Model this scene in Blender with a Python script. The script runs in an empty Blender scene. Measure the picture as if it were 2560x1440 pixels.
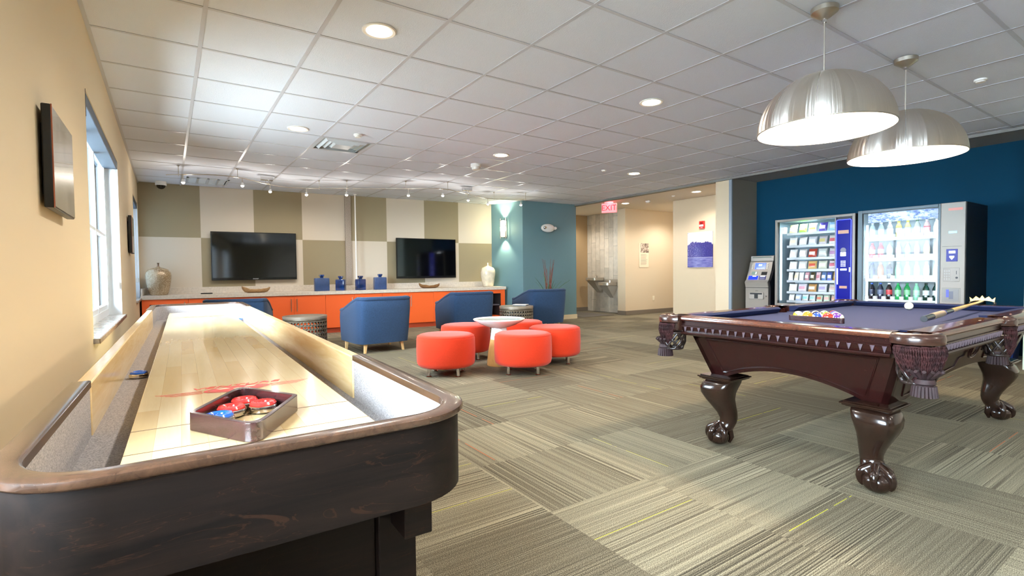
import bpy, bmesh, math, random
from mathutils import Matrix, Vector
C = bpy.context.scene.collection
SC = bpy.context.scene
PI = math.pi
R = math.radians
random.seed(7)
H = 1.07            # lens height
HZ = 2.578          # ceiling height

# light levels
EXPOSURE = 0.68; SKY = 38.0; LENS_E = 30.0; DL = 78.0; TRK = 20.0; PB = 6.0; PL = 58.0; SCN_E = 5.0; SCN = 40.0; TUBE = 1.4; COOL = 0.8; SNK = 5.0
# ---------------------------------------------------------------- camera, world, exposure
def camera():
    yaw, pitch, roll = 0.595472544, -3.12129307e-02, -1.06494192e-02
    cy, sy, cp, sp, cr, sr = math.cos(yaw), math.sin(yaw), math.cos(pitch), math.sin(pitch), math.cos(roll), math.sin(roll)
    f = Vector((sy * cp, cy * cp, sp)); r = Vector((cy, -sy, 0)); u = r.cross(f)
    r2 = cr * r + sr * u; u2 = -sr * r + cr * u
    cam = bpy.data.cameras.new('camera'); o = bpy.data.objects.new('camera', cam); C.objects.link(o)
    m = Matrix((r2, u2, -f)).transposed().to_4x4(); m.translation = Vector((0, 0, H)); o.matrix_world = m
    cam.sensor_width = 36; cam.lens = 1269.78 / 2560 * 36; cam.clip_start = 0.02; cam.clip_end = 200
    SC.camera = o
camera()
vs = SC.view_settings
SC.display_settings.display_device = 'sRGB'
vs.view_transform = 'Standard'; vs.look = 'None'; vs.exposure = EXPOSURE; vs.gamma = 1.0; vs.use_curve_mapping = False
W = bpy.data.worlds.new('overcast_sky'); SC.world = W; W.use_nodes = True
bg = W.node_tree.nodes['Background']; bg.inputs[0].default_value = (0.70, 0.86, 1.0, 1); bg.inputs[1].default_value = SKY
try:
    SC.cycles.use_denoising = True
    SC.cycles.max_bounces = 8; SC.cycles.diffuse_bounces = 5; SC.cycles.glossy_bounces = 4; SC.cycles.transparent_max_bounces = 12
    SC.cycles.sample_clamp_indirect = 6.0; SC.cycles.caustics_reflective = False; SC.cycles.caustics_refractive = False
except Exception:
    pass

# ---------------------------------------------------------------- materials
def lin(c):
    return tuple((v / 255 / 12.92 if v / 255 <= 0.04045 else ((v / 255 + 0.055) / 1.055) ** 2.4) for v in c[:3]) + (1.0,)
MATS = {}
class N:
    """small node-tree helper"""
    def __init__(s, name):
        s.m = bpy.data.materials.new(name); s.m.use_nodes = True; s.t = s.m.node_tree; s.p = s.t.nodes['Principled BSDF']; s.out = s.t.nodes['Material Output']
    def n(s, typ, **kw):
        x = s.t.nodes.new('ShaderNode' + typ)
        for k, v in kw.items():
            if k.startswith('i_'): x.inputs[int(k[2:]) if k[2:].isdigit() else k[2:].replace('_', ' ')].default_value = v
            else: setattr(x, k, v)
        return x
    def l(s, a, b): s.t.links.new(a, b)
    def obj(s): return s.n('TexCoord').outputs['Object']
    def map(s, sc=(1, 1, 1), loc=(0, 0, 0), rot=(0, 0, 0), src=None):
        x = s.n('Mapping'); x.inputs['Scale'].default_value = sc; x.inputs['Location'].default_value = loc; x.inputs['Rotation'].default_value = rot
        s.l(src or s.obj(), x.inputs['Vector']); return x.outputs[0]
    def noise(s, scale, vec=None, detail=3, rough=0.55, dist=0.0):
        x = s.n('TexNoise'); x.inputs['Scale'].default_value = scale; x.inputs['Detail'].default_value = detail
        x.inputs['Roughness'].default_value = rough; x.inputs['Distortion'].default_value = dist
        s.l(vec or s.obj(), x.inputs['Vector']); return x.outputs[0]
    def ramp(s, fac, stops):
        x = s.n('ValToRGB'); e = x.color_ramp.elements
        while len(e) < len(stops): e.new(0.5)
        for i, (p, c) in enumerate(stops): e[i].position = p; e[i].color = lin(c) if len(c) == 3 else c
        s.l(fac, x.inputs[0]); return x.outputs[0]
    def mix(s, fac, a, b):
        x = s.n('Mix', data_type='RGBA')
        if isinstance(fac, float): x.inputs[0].default_value = fac
        else: s.l(fac, x.inputs[0])
        for q, i in ((a, 6), (b, 7)):
            if isinstance(q, tuple): x.inputs[i].default_value = lin(q) if len(q) == 3 else q
            else: s.l(q, x.inputs[i])
        return x.outputs[2]
    def math(s, op, a, b=None, c=None):
        x = s.n('Math', operation=op)
        for i, q in enumerate((a, b, c)):
            if q is None: continue
            if isinstance(q, (int, float)): x.inputs[i].default_value = q
            else: s.l(q, x.inputs[i])
        return x.outputs[0]
    def xyz(s, vec=None):
        x = s.n('SeparateXYZ'); s.l(vec or s.obj(), x.inputs[0]); return x.outputs
    def bump(s, h, strength=0.2, dist=0.002):
        x = s.n('Bump'); x.inputs['Strength'].default_value = strength; x.inputs['Distance'].default_value = dist
        s.l(h, x.inputs['Height']); s.l(x.outputs[0], s.p.inputs['Normal'])
    def col(s, c): s.l(c, s.p.inputs['Base Color'])
    def set(s, **kw):
        for k, v in kw.items(): s.p.inputs[k.replace('_', ' ')].default_value = v
        return s
def mat(name, c, rough=0.6, metal=0.0, coat=0.0, noise=0.0, nscale=8, bump=0.0, bscale=200, emit=None, es=0.0, spec=0.5, bdist=0.002, sheen=0.0):
    if name in MATS: return MATS[name]
    s = N(name); s.set(Base_Color=lin(c), Roughness=rough, Metallic=metal, Coat_Weight=coat, Coat_Roughness=0.08, Specular_IOR_Level=spec, Sheen_Weight=sheen)
    if noise:
        d = tuple(max(0, v * (1 - noise)) for v in c); b = tuple(min(255, v * (1 + noise)) for v in c)
        s.col(s.ramp(s.noise(nscale, detail=5), [(0.3, d), (0.7, b)]))
    if bump: s.bump(s.noise(bscale, detail=2), bump, bdist)
    if emit: s.set(Emission_Color=lin(emit), Emission_Strength=es)
    MATS[name] = s.m; return s.m
def glass_mat():
    s = N('clear_glass'); tr = s.n('BsdfTransparent'); gl = s.n('BsdfGlossy'); gl.inputs['Roughness'].default_value = 0.02
    fr = s.n('Fresnel'); fr.inputs[0].default_value = 1.2; mx = s.n('MixShader')
    s.l(fr.outputs[0], mx.inputs[0]); s.l(tr.outputs[0], mx.inputs[1]); s.l(gl.outputs[0], mx.inputs[2]); s.l(mx.outputs[0], s.out.inputs[0]); return s.m
GLASS = glass_mat()
def wood_mat(name, dark, light, rough=0.3, coat=0.3, axis=0, sc=1.0, contrast=(0.3, 0.7), vein=None, spec=0.5):
    s = N(name); st = [14 * sc, 14 * sc, 14 * sc]; st[axis] = 1.2 * sc
    n1 = s.noise(3.0, s.map(tuple(st)), 6, 0.65, 1.2); n2 = s.noise(14, s.map(tuple(v * 1.0 for v in st)), 3)
    c = s.ramp(n1, [(contrast[0], dark), (contrast[1], light)])
    c = s.mix(s.math('MULTIPLY', n2, 0.25), c, dark)
    if vein:
        v = s.n('TexNoise'); v.inputs['Scale'].default_value = 2.2; v.inputs['Detail'].default_value = 6; v.inputs['Distortion'].default_value = 1.5
        s.l(s.map((0.8, 0.8, 4.5)), v.inputs['Vector'])
        w = s.math('LESS_THAN', s.math('ABSOLUTE', s.math('SUBTRACT', v.outputs[0], 0.5)), 0.0025)
        c = s.mix(s.math('MULTIPLY', w, 0.2), c, vein)
    s.col(c); s.set(Roughness=rough, Coat_Weight=coat, Coat_Roughness=0.1, Specular_IOR_Level=spec); s.bump(n2, 0.06, 0.001); MATS[name] = s.m; return s.m

def carpet_mat():
    s = N('carpet_tile_pile'); ob = s.obj(); rnd = s.n('ObjectInfo').outputs['Random']
    x, y, z = s.xyz(ob); off = s.math('MULTIPLY', rnd, 37.0)
    def n1(scale, sx, sy, detail=2):
        cv = s.n('CombineXYZ'); s.l(s.math('ADD', s.math('MULTIPLY', x, sx), off), cv.inputs[0]); s.l(s.math('MULTIPLY', y, sy), cv.inputs[1]); s.l(off, cv.inputs[2])
        return s.noise(scale, cv.outputs[0], detail)
    fine = n1(1.0, 175, 0.35, 1); mid = n1(1.0, 55, 0.5, 1); broad = n1(1.0, 5.0, 1.0, 1); loops = s.noise(330, ob, 1)
    con = s.math('MULTIPLY', s.math('SMOOTH_MAX', s.math('SUBTRACT', s.math('MULTIPLY', broad, 2.6), 0.95), 0.05, 0.1), 0.95)
    f = s.math('ADD', 0.5, s.math('MULTIPLY', s.math('SUBTRACT', fine, 0.5), s.math('MULTIPLY', con, 2.0)))
    f = s.math('ADD', f, s.math('MULTIPLY', s.math('SUBTRACT', mid, 0.5), 0.4))
    f = s.math('ADD', f, s.math('MULTIPLY', s.math('SUBTRACT', loops, 0.5), 1.5))
    f = s.math('ADD', f, s.math('MULTIPLY', s.math('SUBTRACT', rnd, 0.5), 0.22))
    c = s.ramp(f, [(0.12, (48, 44, 36)), (0.5, (102, 95, 79)), (0.88, (164, 156, 132))])
    # one accent thread on some tiles
    r2 = s.math('FRACT', s.math('MULTIPLY', rnd, 91.7)); r3 = s.math('FRACT', s.math('MULTIPLY', rnd, 413.3))
    px = s.math('MULTIPLY', s.math('SUBTRACT', s.math('FRACT', s.math('MULTIPLY', rnd, 57.1)), 0.5), 0.5)
    line = s.math('LESS_THAN', s.math('ABSOLUTE', s.math('SUBTRACT', x, px)), 0.0019)
    fade = s.math('GREATER_THAN', s.noise(4.0, s.map((0.2, 1, 1))), 0.42)
    line = s.math('MULTIPLY', s.math('MULTIPLY', line, fade), s.math('GREATER_THAN', r2, 0.45))
    acc = s.mix(s.math('GREATER_THAN', r3, 0.55), (190, 186, 42), (205, 92, 32))
    c = s.mix(s.math('MULTIPLY', line, 0.75), c, acc)
    s.col(c); s.set(Roughness=0.95, Specular_IOR_Level=0.1); s.bump(s.math('ADD', loops, fine), 0.35, 0.003); MATS['carpet'] = s.m; return s.m
CARPET = carpet_mat()
def fabric(name, c, var=0.25, scale=260, bump=0.3, sheen=0.15):
    if name in MATS: return MATS[name]
    s = N(name); d = tuple(v * (1 - var) for v in c); b = tuple(min(255, v * (1 + var)) for v in c)
    s.col(s.ramp(s.noise(scale, detail=2), [(0.3, d), (0.7, b)])); s.set(Roughness=0.9, Specular_IOR_Level=0.15, Sheen_Weight=sheen)
    s.bump(s.noise(scale * 1.5, detail=1), bump, 0.002); MATS[name] = s.m; return s.m
def brushed(name, c, rough=0.3, aniso=(1, 1, 60)):
    if name in MATS: return MATS[name]
    s = N(name); n = s.noise(20, s.map(aniso), 2); s.set(Base_Color=lin(c), Metallic=1.0); s.l(s.math('MULTIPLY_ADD', n, 0.25, rough - 0.12), s.p.inputs['Roughness'])
    s.bump(n, 0.05, 0.001); MATS[name] = s.m; return s.m

# ---------------------------------------------------------------- geometry collector
class G:
    def __init__(s): s.v = []; s.f = []; s.mi = []; s.mark = 0
    def add(s, vs, fs, mi=0):
        b = len(s.v); s.v += [tuple(p) for p in vs]; s.f += [tuple(i + b for i in f) for f in fs]; s.mi += [mi] * len(fs); return s
    def begin(s): s.mark = len(s.v); return s
    def xf(s, m):
        for i in range(s.mark, len(s.v)): s.v[i] = tuple(m @ Vector(s.v[i]))
        return s
    def box(s, x0, x1, y0, y1, z0, z1, mi=0):
        return s.add([(x0, y0, z0), (x1, y0, z0), (x1, y1, z0), (x0, y1, z0), (x0, y0, z1), (x1, y0, z1), (x1, y1, z1), (x0, y1, z1)],
                     [(0, 3, 2, 1), (4, 5, 6, 7), (0, 1, 5, 4), (1, 2, 6, 5), (2, 3, 7, 6), (3, 0, 4, 7)], mi)
    def cbox(s, c, d, mi=0):
        return s.box(c[0] - d[0] / 2, c[0] + d[0] / 2, c[1] - d[1] / 2, c[1] + d[1] / 2, c[2] - d[2] / 2, c[2] + d[2] / 2, mi)
    def loft(s, rings, cap=True, closed=False, mi=0, wrap=True):
        n = len(rings[0]); vs = [p for r in rings for p in r]; fs = []
        m = len(rings)
        for i in range(m if closed else m - 1):
            a, b = i * n, ((i + 1) % m) * n
            for j in range(n if wrap else n - 1):
                k = (j + 1) % n; fs.append((a + j, a + k, b + k, b + j))
        if cap and not closed: fs.append(tuple(range(n))[::-1]); fs.append(tuple((m - 1) * n + j for j in range(n)))
        return s.add(vs, fs, mi)
    def lathe(s, prof, n=24, c=(0, 0, 0), mi=0, a0=0.0, a1=2 * PI, cap=False):
        full = abs(a1 - a0 - 2 * PI) < 1e-6
        k = n if full else n + 1
        rings = [[(c[0] + r * math.cos(a0 + (a1 - a0) * j / n), c[1] + r * math.sin(a0 + (a1 - a0) * j / n), c[2] + z) for j in range(k)] for r, z in prof]
        return s.loft(rings, cap=cap and full, mi=mi, wrap=full)
    def cyl(s, c, r, h, n=16, mi=0, r1=None, axis=2):
        r1 = r if r1 is None else r1
        st = len(s.v); s.loft([[(r * math.cos(2 * PI * j / n), r * math.sin(2 * PI * j / n), 0) for j in range(n)],
                [(r1 * math.cos(2 * PI * j / n), r1 * math.sin(2 * PI * j / n), h) for j in range(n)]], mi=mi)
        for i in range(st, len(s.v)):
            x, y, z = s.v[i]
            if axis == 0: x, y, z = z, x, y
            elif axis == 1: x, y, z = y, z, x
            s.v[i] = (x + c[0], y + c[1], z + c[2])
        return s
    def sphere(s, c, r, n=16, m=10, mi=0):
        r = r if isinstance(r, tuple) else (r, r, r); rings = []
        for i in range(m + 1):
            t = -PI / 2 + PI * i / m; q = max(math.cos(t), 1e-3)
            rings.append([(c[0] + r[0] * q * math.cos(2 * PI * j / n), c[1] + r[1] * q * math.sin(2 * PI * j / n), c[2] + r[2] * math.sin(t)) for j in range(n)])
        return s.loft(rings, mi=mi)
    def tube(s, pts, r, n=8, mi=0, closed=False, sq=1.0, twist=0.0, cap=True):
        P = [Vector(p) for p in pts]; m = len(P); rr = r if isinstance(r, (list, tuple)) else [r] * m; rings = []; up = None
        for i in range(m):
            if closed: t = P[(i + 1) % m] - P[i - 1]
            else: t = P[min(i + 1, m - 1)] - P[max(i - 1, 0)]
            t.normalize()
            if up is None:
                up = Vector((0, 0, 1)) if abs(t.z) < 0.9 else Vector((0, 1, 0))
            a = (up - t * up.dot(t)).normalized(); b = t.cross(a); up = a; tw = twist * i
            row = []
            for j in range(n):
                p, q = sq * math.cos(2 * PI * j / n), math.sin(2 * PI * j / n)
                row.append(tuple(P[i] + (a * (p * math.cos(tw) - q * math.sin(tw)) + b * (p * math.sin(tw) + q * math.cos(tw))) * rr[i]))
            rings.append(row)
        return s.loft(rings, cap=cap, closed=closed, mi=mi)
    def prism(s, poly, z0, z1, mi=0, plane='xy'):
        n = len(poly)
        def q(p, z): return (p[0], p[1], z) if plane == 'xy' else ((p[0], z, p[1]) if plane == 'xz' else (z, p[0], p[1]))
        return s.loft([[q(p, z0) for p in poly], [q(p, z1) for p in poly]], mi=mi)
    def mesh(s, name, mats, smooth=35):
        me = bpy.data.meshes.new(name); me.from_pydata(s.v, [], s.f); me.validate()
        for m in (mats if isinstance(mats, (list, tuple)) else [mats]): me.materials.append(m)
        if len(s.mi) == len(me.polygons): me.polygons.foreach_set('material_index', s.mi)
        bm = bmesh.new(); bm.from_mesh(me); bmesh.ops.recalc_face_normals(bm, faces=bm.faces[:]); bm.to_mesh(me); bm.free()
        if smooth:
            me.polygons.foreach_set('use_smooth', [True] * len(me.polygons)); me.set_sharp_from_angle(angle=R(smooth))
        me.update(); return me
    def obj(s, name, mats, parent=None, smooth=35, bevel=0.0, loc=None, rz=0.0, seg=2):
        return link(name, s.mesh(name, mats, smooth), parent, loc, rz, bevel, seg)
def link(name, me, parent=None, loc=None, rz=0.0, bevel=0.0, seg=2):
    o = bpy.data.objects.new(name, me); C.objects.link(o)
    if parent: o.parent = parent
    if loc is not None: o.location = loc
    o.rotation_euler = (0, 0, rz)
    if bevel:
        b = o.modifiers.new('edge', 'BEVEL'); b.width = bevel; b.segments = seg; b.limit_method = 'ANGLE'; b.angle_limit = R(40)
    return o
def tag(o, label, cat, group=None):
    o['label'] = label; o['category'] = cat
    if group: o['group'] = group
    return o
def thing(name, label, cat, loc=(0, 0, 0), rz=0.0, group=None):
    o = bpy.data.objects.new(name, None); o.empty_display_size = 0.1; C.objects.link(o); o.location = loc; o.rotation_euler = (0, 0, rz)
    return tag(o, label, cat, group)
def struct(o, parent=None): o['kind'] = 'structure'; return o
def dup(root, loc, rz=None, label=None, name=None):
    def cp(o, p):
        c = o.copy(); C.objects.link(c)
        if p: c.parent = p
        for ch in o.children: cp(ch, c)
        return c
    r = cp(root, None); r.location = loc
    if rz is not None: r.rotation_euler = (0, 0, rz)
    if label: r['label'] = label
    return r
def rrect(w, d, r, n=5, cx=0, cy=0):
    """rounded rectangle outline, counter-clockwise"""
    out = []
    for k, (sx, sy) in enumerate(((1, 1), (-1, 1), (-1, -1), (1, -1))):
        for i in range(n + 1):
            a = PI / 2 * k + PI / 2 * i / n; out.append((cx + sx * (w / 2 - r) + r * math.cos(a), cy + sy * (d / 2 - r) + r * math.sin(a)))
    return out
def text(s, size, m, parent, loc, rot, name='lettering', ext=0.0004, align='CENTER', shear=0.0, sx=1.0):
    cu = bpy.data.curves.new(name, 'FONT'); cu.body = s; cu.size = size; cu.extrude = ext; cu.align_x = align; cu.align_y = 'CENTER'; cu.shear = shear; cu.resolution_u = 3
    t = bpy.data.objects.new(name, cu); C.objects.link(t); bpy.context.view_layer.update()
    me = bpy.data.meshes.new_from_object(t.evaluated_get(bpy.context.evaluated_depsgraph_get())); bpy.data.objects.remove(t)
    me.materials.clear(); me.materials.append(m); me.name = name
    o = link(name, me, parent, loc); o.rotation_euler = rot; o.scale = (sx, 1, 1); return o
def lamp(name, typ, loc, energy, color, size=0.1, rot=(0, 0, 0), spot=None, blend=0.5, parent=None):
    d = bpy.data.lights.new(name, typ); d.energy = energy; d.color = color
    if typ == 'AREA': d.shape = 'DISK'; d.size = size
    else: d.shadow_soft_size = size
    if spot: d.spot_size = R(spot); d.spot_blend = blend
    o = bpy.data.objects.new(name, d); C.objects.link(o); o.location = loc; o.rotation_euler = rot
    if parent: o.parent = parent
    return o
WARM = (1.0, 0.80, 0.56); NEUT = (1.0, 0.94, 0.86)
# ================================================================ SETTING
WX = -0.37; CX = 7.68
P_LEFT = mat('paint_warm_beige', (226, 208, 174), 0.7, bump=0.06, bscale=350)
P_BEIGE = mat('paint_beige', (214, 196, 166), 0.7, bump=0.05, bscale=350)
P_DARK = mat('paint_taupe', (150, 137, 108), 0.7, bump=0.05, bscale=350)
P_LIGHT = mat('paint_oat', (207, 196, 178), 0.7, bump=0.05, bscale=350)
P_TEAL = mat('paint_teal', (92, 124, 132), 0.65, bump=0.05, bscale=350)
P_NAVY = mat('paint_deep_blue', (6, 58, 84), 0.8, spec=0.15, bump=0.05, bscale=350)
P_GREY = mat('paint_grey_taupe', (128, 120, 106), 0.7, bump=0.05, bscale=350)
P_CEIL = mat('ceiling_gypsum', (226, 220, 210), 0.8)
TILE_C = mat('ceiling_tile_face', (224, 230, 240), 0.9, bump=0.5, bscale=160, spec=0.2, bdist=0.004)
TEE = mat('ceiling_tee_paint', (196, 199, 206), 0.35)
WHITE = mat('white_plastic', (236, 234, 228), 0.4)
WFRAME = mat('white_vinyl_frame', (238, 244, 248), 0.45)
BLACK = mat('black_plastic', (14, 14, 15), 0.4)
CHROME = mat('chrome', (225, 225, 225), 0.12, 1.0)
STEEL = brushed('brushed_steel', (190, 184, 172), 0.35)
BASEB = mat('vinyl_base', (120, 110, 96), 0.6)
BASEL = mat('cream_vinyl_base', (205, 192, 160), 0.6)

# floor slab, with loose-laid carpet tiles as its pieces
fl = struct(G().box(-0.6, 12.2, -8.1, 10.9, -0.12, -0.006).obj('floor', CARPET, smooth=0))
TS = 0.629
tile_me = G().box(-TS / 2, TS / 2, -TS / 2, TS / 2, -0.006, 0).mesh('carpet_tile', CARPET, smooth=0)
rt = random.Random(3); k = 0
for i in range(-1, 14):
    for j in range(-1, 17):
        x, y = 2.01 + TS * (i - 2.5), 1.13 + TS * (j - 1.5)
        if x > 7.3 and y < 4.2: continue
        if x < 0.25 and y < 6.2: continue
        if x > 8.9 and not (7.4 < y < 8.5): continue
        if (y < 0.0 and x < 1.9): continue
        o = link('carpet_tile', tile_me, fl, (x, y, 0), rt.choice((0, PI / 2, PI, 1.5 * PI))); k += 1
# ceiling: slab, inverted tees and lay-in tiles
T = 0.6096; OX, OY = -0.3927, 3.3754
ce = struct(G().box(-0.6, CX, -8.1, 10.4, HZ + 0.03, HZ + 0.1).obj('ceiling', P_CEIL, smooth=0))
ct_me = G().box(-0.301, 0.301, -0.301, 0.301, HZ + 0.004, HZ + 0.02).mesh('ceiling_tile', TILE_C, smooth=0)
edge_me = G().box(-0.0, 0.145, -0.301, 0.301, HZ + 0.004, HZ + 0.02).mesh('ceiling_tile', TILE_C, smooth=0)
holes = []
for i in range(0, 14):
    for j in range(-19, 11):
        x, y = OX + T * (i + 0.5), OY + T * (j + 0.5)
        if y > 9.9: continue
        if (i, j) == (3, 4): continue               # the air diffuser sits here
        if y < -7.7: continue
        if i == 13: link('ceiling_tile', edge_me, ce, (OX + T * 13 + 0.004, y, 0))
        else: link('ceiling_tile', ct_me, ce, (x, y, 0))
for i in range(1, 14):
    x = OX + T * i
    G().box(x - 0.012, x + 0.012, -8.0, 10.3, HZ, HZ + 0.003).box(x - 0.003, x + 0.003, -8.0, 10.3, HZ + 0.003, HZ + 0.03).obj('grid_bar', TEE, ce, smooth=0)
for j in range(-18, 12):
    y = OY + T * j
    G().box(WX, CX, y - 0.012, y + 0.012, HZ + 0.0006, HZ + 0.003).obj('grid_bar', TEE, ce, smooth=0)
G().box(WX, WX + 0.022, -8.0, 10.2, HZ, HZ + 0.003).obj('grid_bar', TEE, ce, smooth=0)

# left wall with three windows
WIN = [(-6.0, -3.7, 0.705, 2.165), (-1.10, 1.18, 0.705, 2.165), (3.86, 6.16, 0.705, 2.165), (8.78, 10.02, 0.73, 2.21)]
g = G(); ys = [-8.0]
for a, b, z0, z1 in WIN: ys += [a, b]
ys += [10.5]
for q in range(0, len(ys), 2): g.box(WX - 0.16, WX, ys[q], ys[q + 1], 0, HZ + 0.05)
for a, b, z0, z1 in WIN: g.box(WX - 0.16, WX, a, b, 0, z0 - 0.03); g.box(WX - 0.16, WX, a, b, z1, HZ + 0.05)
struct(g.obj('wall_left', P_LEFT, smooth=0))
MARBLE = mat('grey_marble_sill', (176, 172, 168), 0.2, noise=0.25, nscale=14, coat=0.3)
MSIDE = mat('sill_edge_brown', (120, 100, 82), 0.4, noise=0.35, nscale=40)
SHADE = mat('blind_cassette_slate', (62, 74, 88), 0.5)
for w, (a, b, z0, z1) in enumerate(WIN):
    g = G(); xf = WX - 0.155
    for y0, y1, p0, p1 in ((a, a + 0.05, z0, z1), (b - 0.05, b, z0, z1), (a + 0.05, b - 0.05, z0, z0 + 0.06), (a + 0.05, b - 0.05, z1 - 0.05, z1)): g.box(xf, xf + 0.055, y0, y1, p0, p1)
    win = struct(g.obj('window_%d' % (w + 1), WFRAME, smooth=0))
    n = 3 if b - a > 1.5 else 2
    for q in range(1, n):
        y = a + (b - a) * q / n
        G().box(xf + 0.005, xf + 0.05, y - 0.025, y + 0.025, z0 + 0.06, z1 - 0.05).obj('mullion', WFRAME, win, smooth=0)
    for q in range(n):
        y0 = a + (b - a) * q / n + 0.025; y1 = a + (b - a) * (q + 1) / n - 0.025
        G().box(xf + 0.022, xf + 0.026, y0, y1, z0 + 0.06, z1 - 0.05).obj('pane', GLASS, win, smooth=0)
        G().box(xf + 0.01, xf + 0.045, y0, y1, z0 + 0.06, z0 + 0.10).box(xf + 0.01, xf + 0.045, y0, y1, z0 + 0.74, z0 + 0.765).obj('sash_rail', WFRAME, win, smooth=0)
    G().box(WX - 0.158, WX + 0.03, a - 0.03, b + 0.03, z0 - 0.03, z0).obj('sill', MARBLE, win, smooth=0, bevel=0.004)
    G().box(WX + 0.03, WX + 0.033, a - 0.03, b + 0.03, z0 - 0.03, z0 - 0.003).obj('sill_edge', MSIDE, win, smooth=0)
    for y0, y1 in ((a, a + 0.004), (b - 0.004, b)): G().box(WX - 0.10, WX, y0, y1, z0, z1).obj('jamb_liner', WFRAME, win, smooth=0)
    cs = G().box(WX - 0.11, WX - 0.004, a + 0.005, b - 0.005, z1 - 0.075, z1 - 0.001).obj('blind_cassette', SHADE, win, smooth=0, bevel=0.004)
    G().box(WX - 0.11, WX + 0.002, a + 0.002, a + 0.012, z1 - 0.16, z1).obj('end_bracket', BLACK, win, smooth=0)
    G().tube([(WX - 0.03, b - 0.02, z1 - 0.08), (WX - 0.03, b - 0.02, z0 + 0.28)], 0.004, 6).obj('blind_chain', WHITE, win)
    G().box(WX - 0.05, WX - 0.012, b - 0.022, b - 0.004, z0 + 0.24, z0 + 0.31).obj('chain_tensioner', WHITE, win, smooth=0, bevel=0.004)
sh_ = N('roller_shade_cloth'); tl_ = sh_.n('BsdfTranslucent'); tl_.inputs[0].default_value = lin((190, 198, 206)); df_ = sh_.n('BsdfDiffuse'); df_.inputs[0].default_value = lin((225, 228, 230)); mx_ = sh_.n('MixShader'); mx_.inputs[0].default_value = 0.6
sh_.l(df_.outputs[0], mx_.inputs[1]); sh_.l(tl_.outputs[0], mx_.inputs[2]); sh_.l(mx_.outputs[0], sh_.out.inputs[0])
a, b, z0, z1 = WIN[-1]; wl_ = [o for o in bpy.data.objects if o.name.startswith('window_')][-1]
G().box(WX - 0.075, WX - 0.073, a + 0.02, b - 0.02, z0 + 0.012, z1 - 0.06).obj('roller_shade', sh_.m, wl_, smooth=0); G().box(WX - 0.082, WX - 0.066, a + 0.02, b - 0.02, z0 + 0.002, z0 + 0.022).obj('shade_hem', WFRAME, wl_, smooth=0)
struct(G().box(-14, WX - 0.2, -16, 24, -0.4, -0.3).obj('ground_outside', mat('pale_paving', (190, 188, 182), 0.9), smooth=0))

# television wall, painted in squares
TA = Vector((-0.37, 10.21, 0)); TR = R(-4.7414); TU = Vector((math.cos(TR), math.sin(TR), 0)); TN = Vector((math.sin(TR), -math.cos(TR), 0))
def tvp(s, v, z=0.0): return TA + TU * s + TN * v + Vector((0, 0, z))
g = G(); se = [-0.3, 0.86, 1.67, 2.47, 3.29, 4.05, 4.84, 5.61, 6.46]
for i in range(8):
    for j, (z0, z1) in enumerate(((0, 1.71), (1.71, HZ + 0.05))):
        g.box(se[i], se[i + 1], 0, 0.15, z0, z1, 1 if (i + j) % 2 == (0) else 0)
# upper row starts dark, lower row starts light
tvw = struct(g.obj('wall_back', [P_DARK, P_LIGHT], smooth=0, loc=tuple(TA), rz=TR))
tvo = dict(loc=tuple(TA), rz=TR)
PIL = mat('mottled_grey_fabric', (158, 146, 134), 0.9, noise=0.25, nscale=120)
G().box(3.235, 3.345, -0.05, 0.0, 0.87, HZ).obj('pilaster_strip', PIL, tvw, smooth=0)

# blue walls
S0, S1, S2 = (6.02, 9.68), (6.25, 8.80), (7.70, 8.75)
struct(G().prism([S0, S1, (6.36, 8.80), (6.36, 9.8), (6.02, 9.8)], 0, HZ + 0.05).obj('wall_sconce', P_TEAL, smooth=0))
struct(G().prism([S1, S2, (7.70, 10.5), (6.3, 10.5)], 0, HZ + 0.05).obj('wall_teal', P_TEAL, smooth=0))
struct(G().prism([(6.30, 8.786), (7.712, 8.738), (7.712, 8.80), (6.3, 8.80)], 0, 0.10).obj('baseboard_teal', BASEL, smooth=0))
# corridor
struct(G().box(CX + 0.04, 12.2, 4.9, 10.8, HZ, HZ + 0.1).obj('ceiling_corridor', P_CEIL, smooth=0))
struct(G().box(CX - 0.02, CX + 0.04, -8.0, 10.3, HZ - 0.028, HZ + 0.03).obj('trim_1', mat('bulkhead_trim', (124, 122, 118), 0.5), smooth=0))
struct(G().box(CX - 0.01, CX + 0.03, 5.2, 8.75, HZ - 0.045, HZ - 0.028).obj('shadow_strip', mat('reveal_shadow', (110, 96, 74), 0.6), smooth=0))  # brown strip stands in for the shadow line of the ceiling reveal
struct(G().box(9.15, 9.35, 4.93, 7.22, 0, HZ + 0.02).obj('wall_poster', P_BEIGE, smooth=0))
struct(G().box(7.70, 9.3, 4.93, 5.20, 0, HZ + 0.02).obj('wall_divider', P_BEIGE, smooth=0))
struct(G().box(7.72, 8.47, 4.915, 4.93, 0, HZ + 0.02).obj('wall_alcove', P_GREY, smooth=0))
struct(G().box(7.69, 7.72, 4.90, 4.95, 0, HZ).obj('trim_3', mat('corner_guard', (138, 150, 162), 0.3), smooth=0))
struct(G().box(9.15, 12.0, 8.62, 8.87, 0, HZ + 0.02).obj('wall_recess', P_BEIGE, smooth=0))
struct(G().box(11.6, 11.8, 7.1, 8.8, 0, HZ + 0.02).obj('wall_recess_end', P_BEIGE, smooth=0))
struct(G().box(9.35, 12.0, 7.0, 7.22, 0, HZ + 0.02).obj('wall_recess_near', P_BEIGE, smooth=0))
struct(G().box(9.72, 9.9, 8.87, 9.10, 0, HZ + 0.02).obj('wall_pier', P_BEIGE, smooth=0))
struct(G().box(7.6, 9.8, 10.34, 10.5, 0, HZ + 0.02).obj('wall_corridor_end', mat('paint_tan', (190, 162, 122), 0.7), smooth=0))
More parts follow.
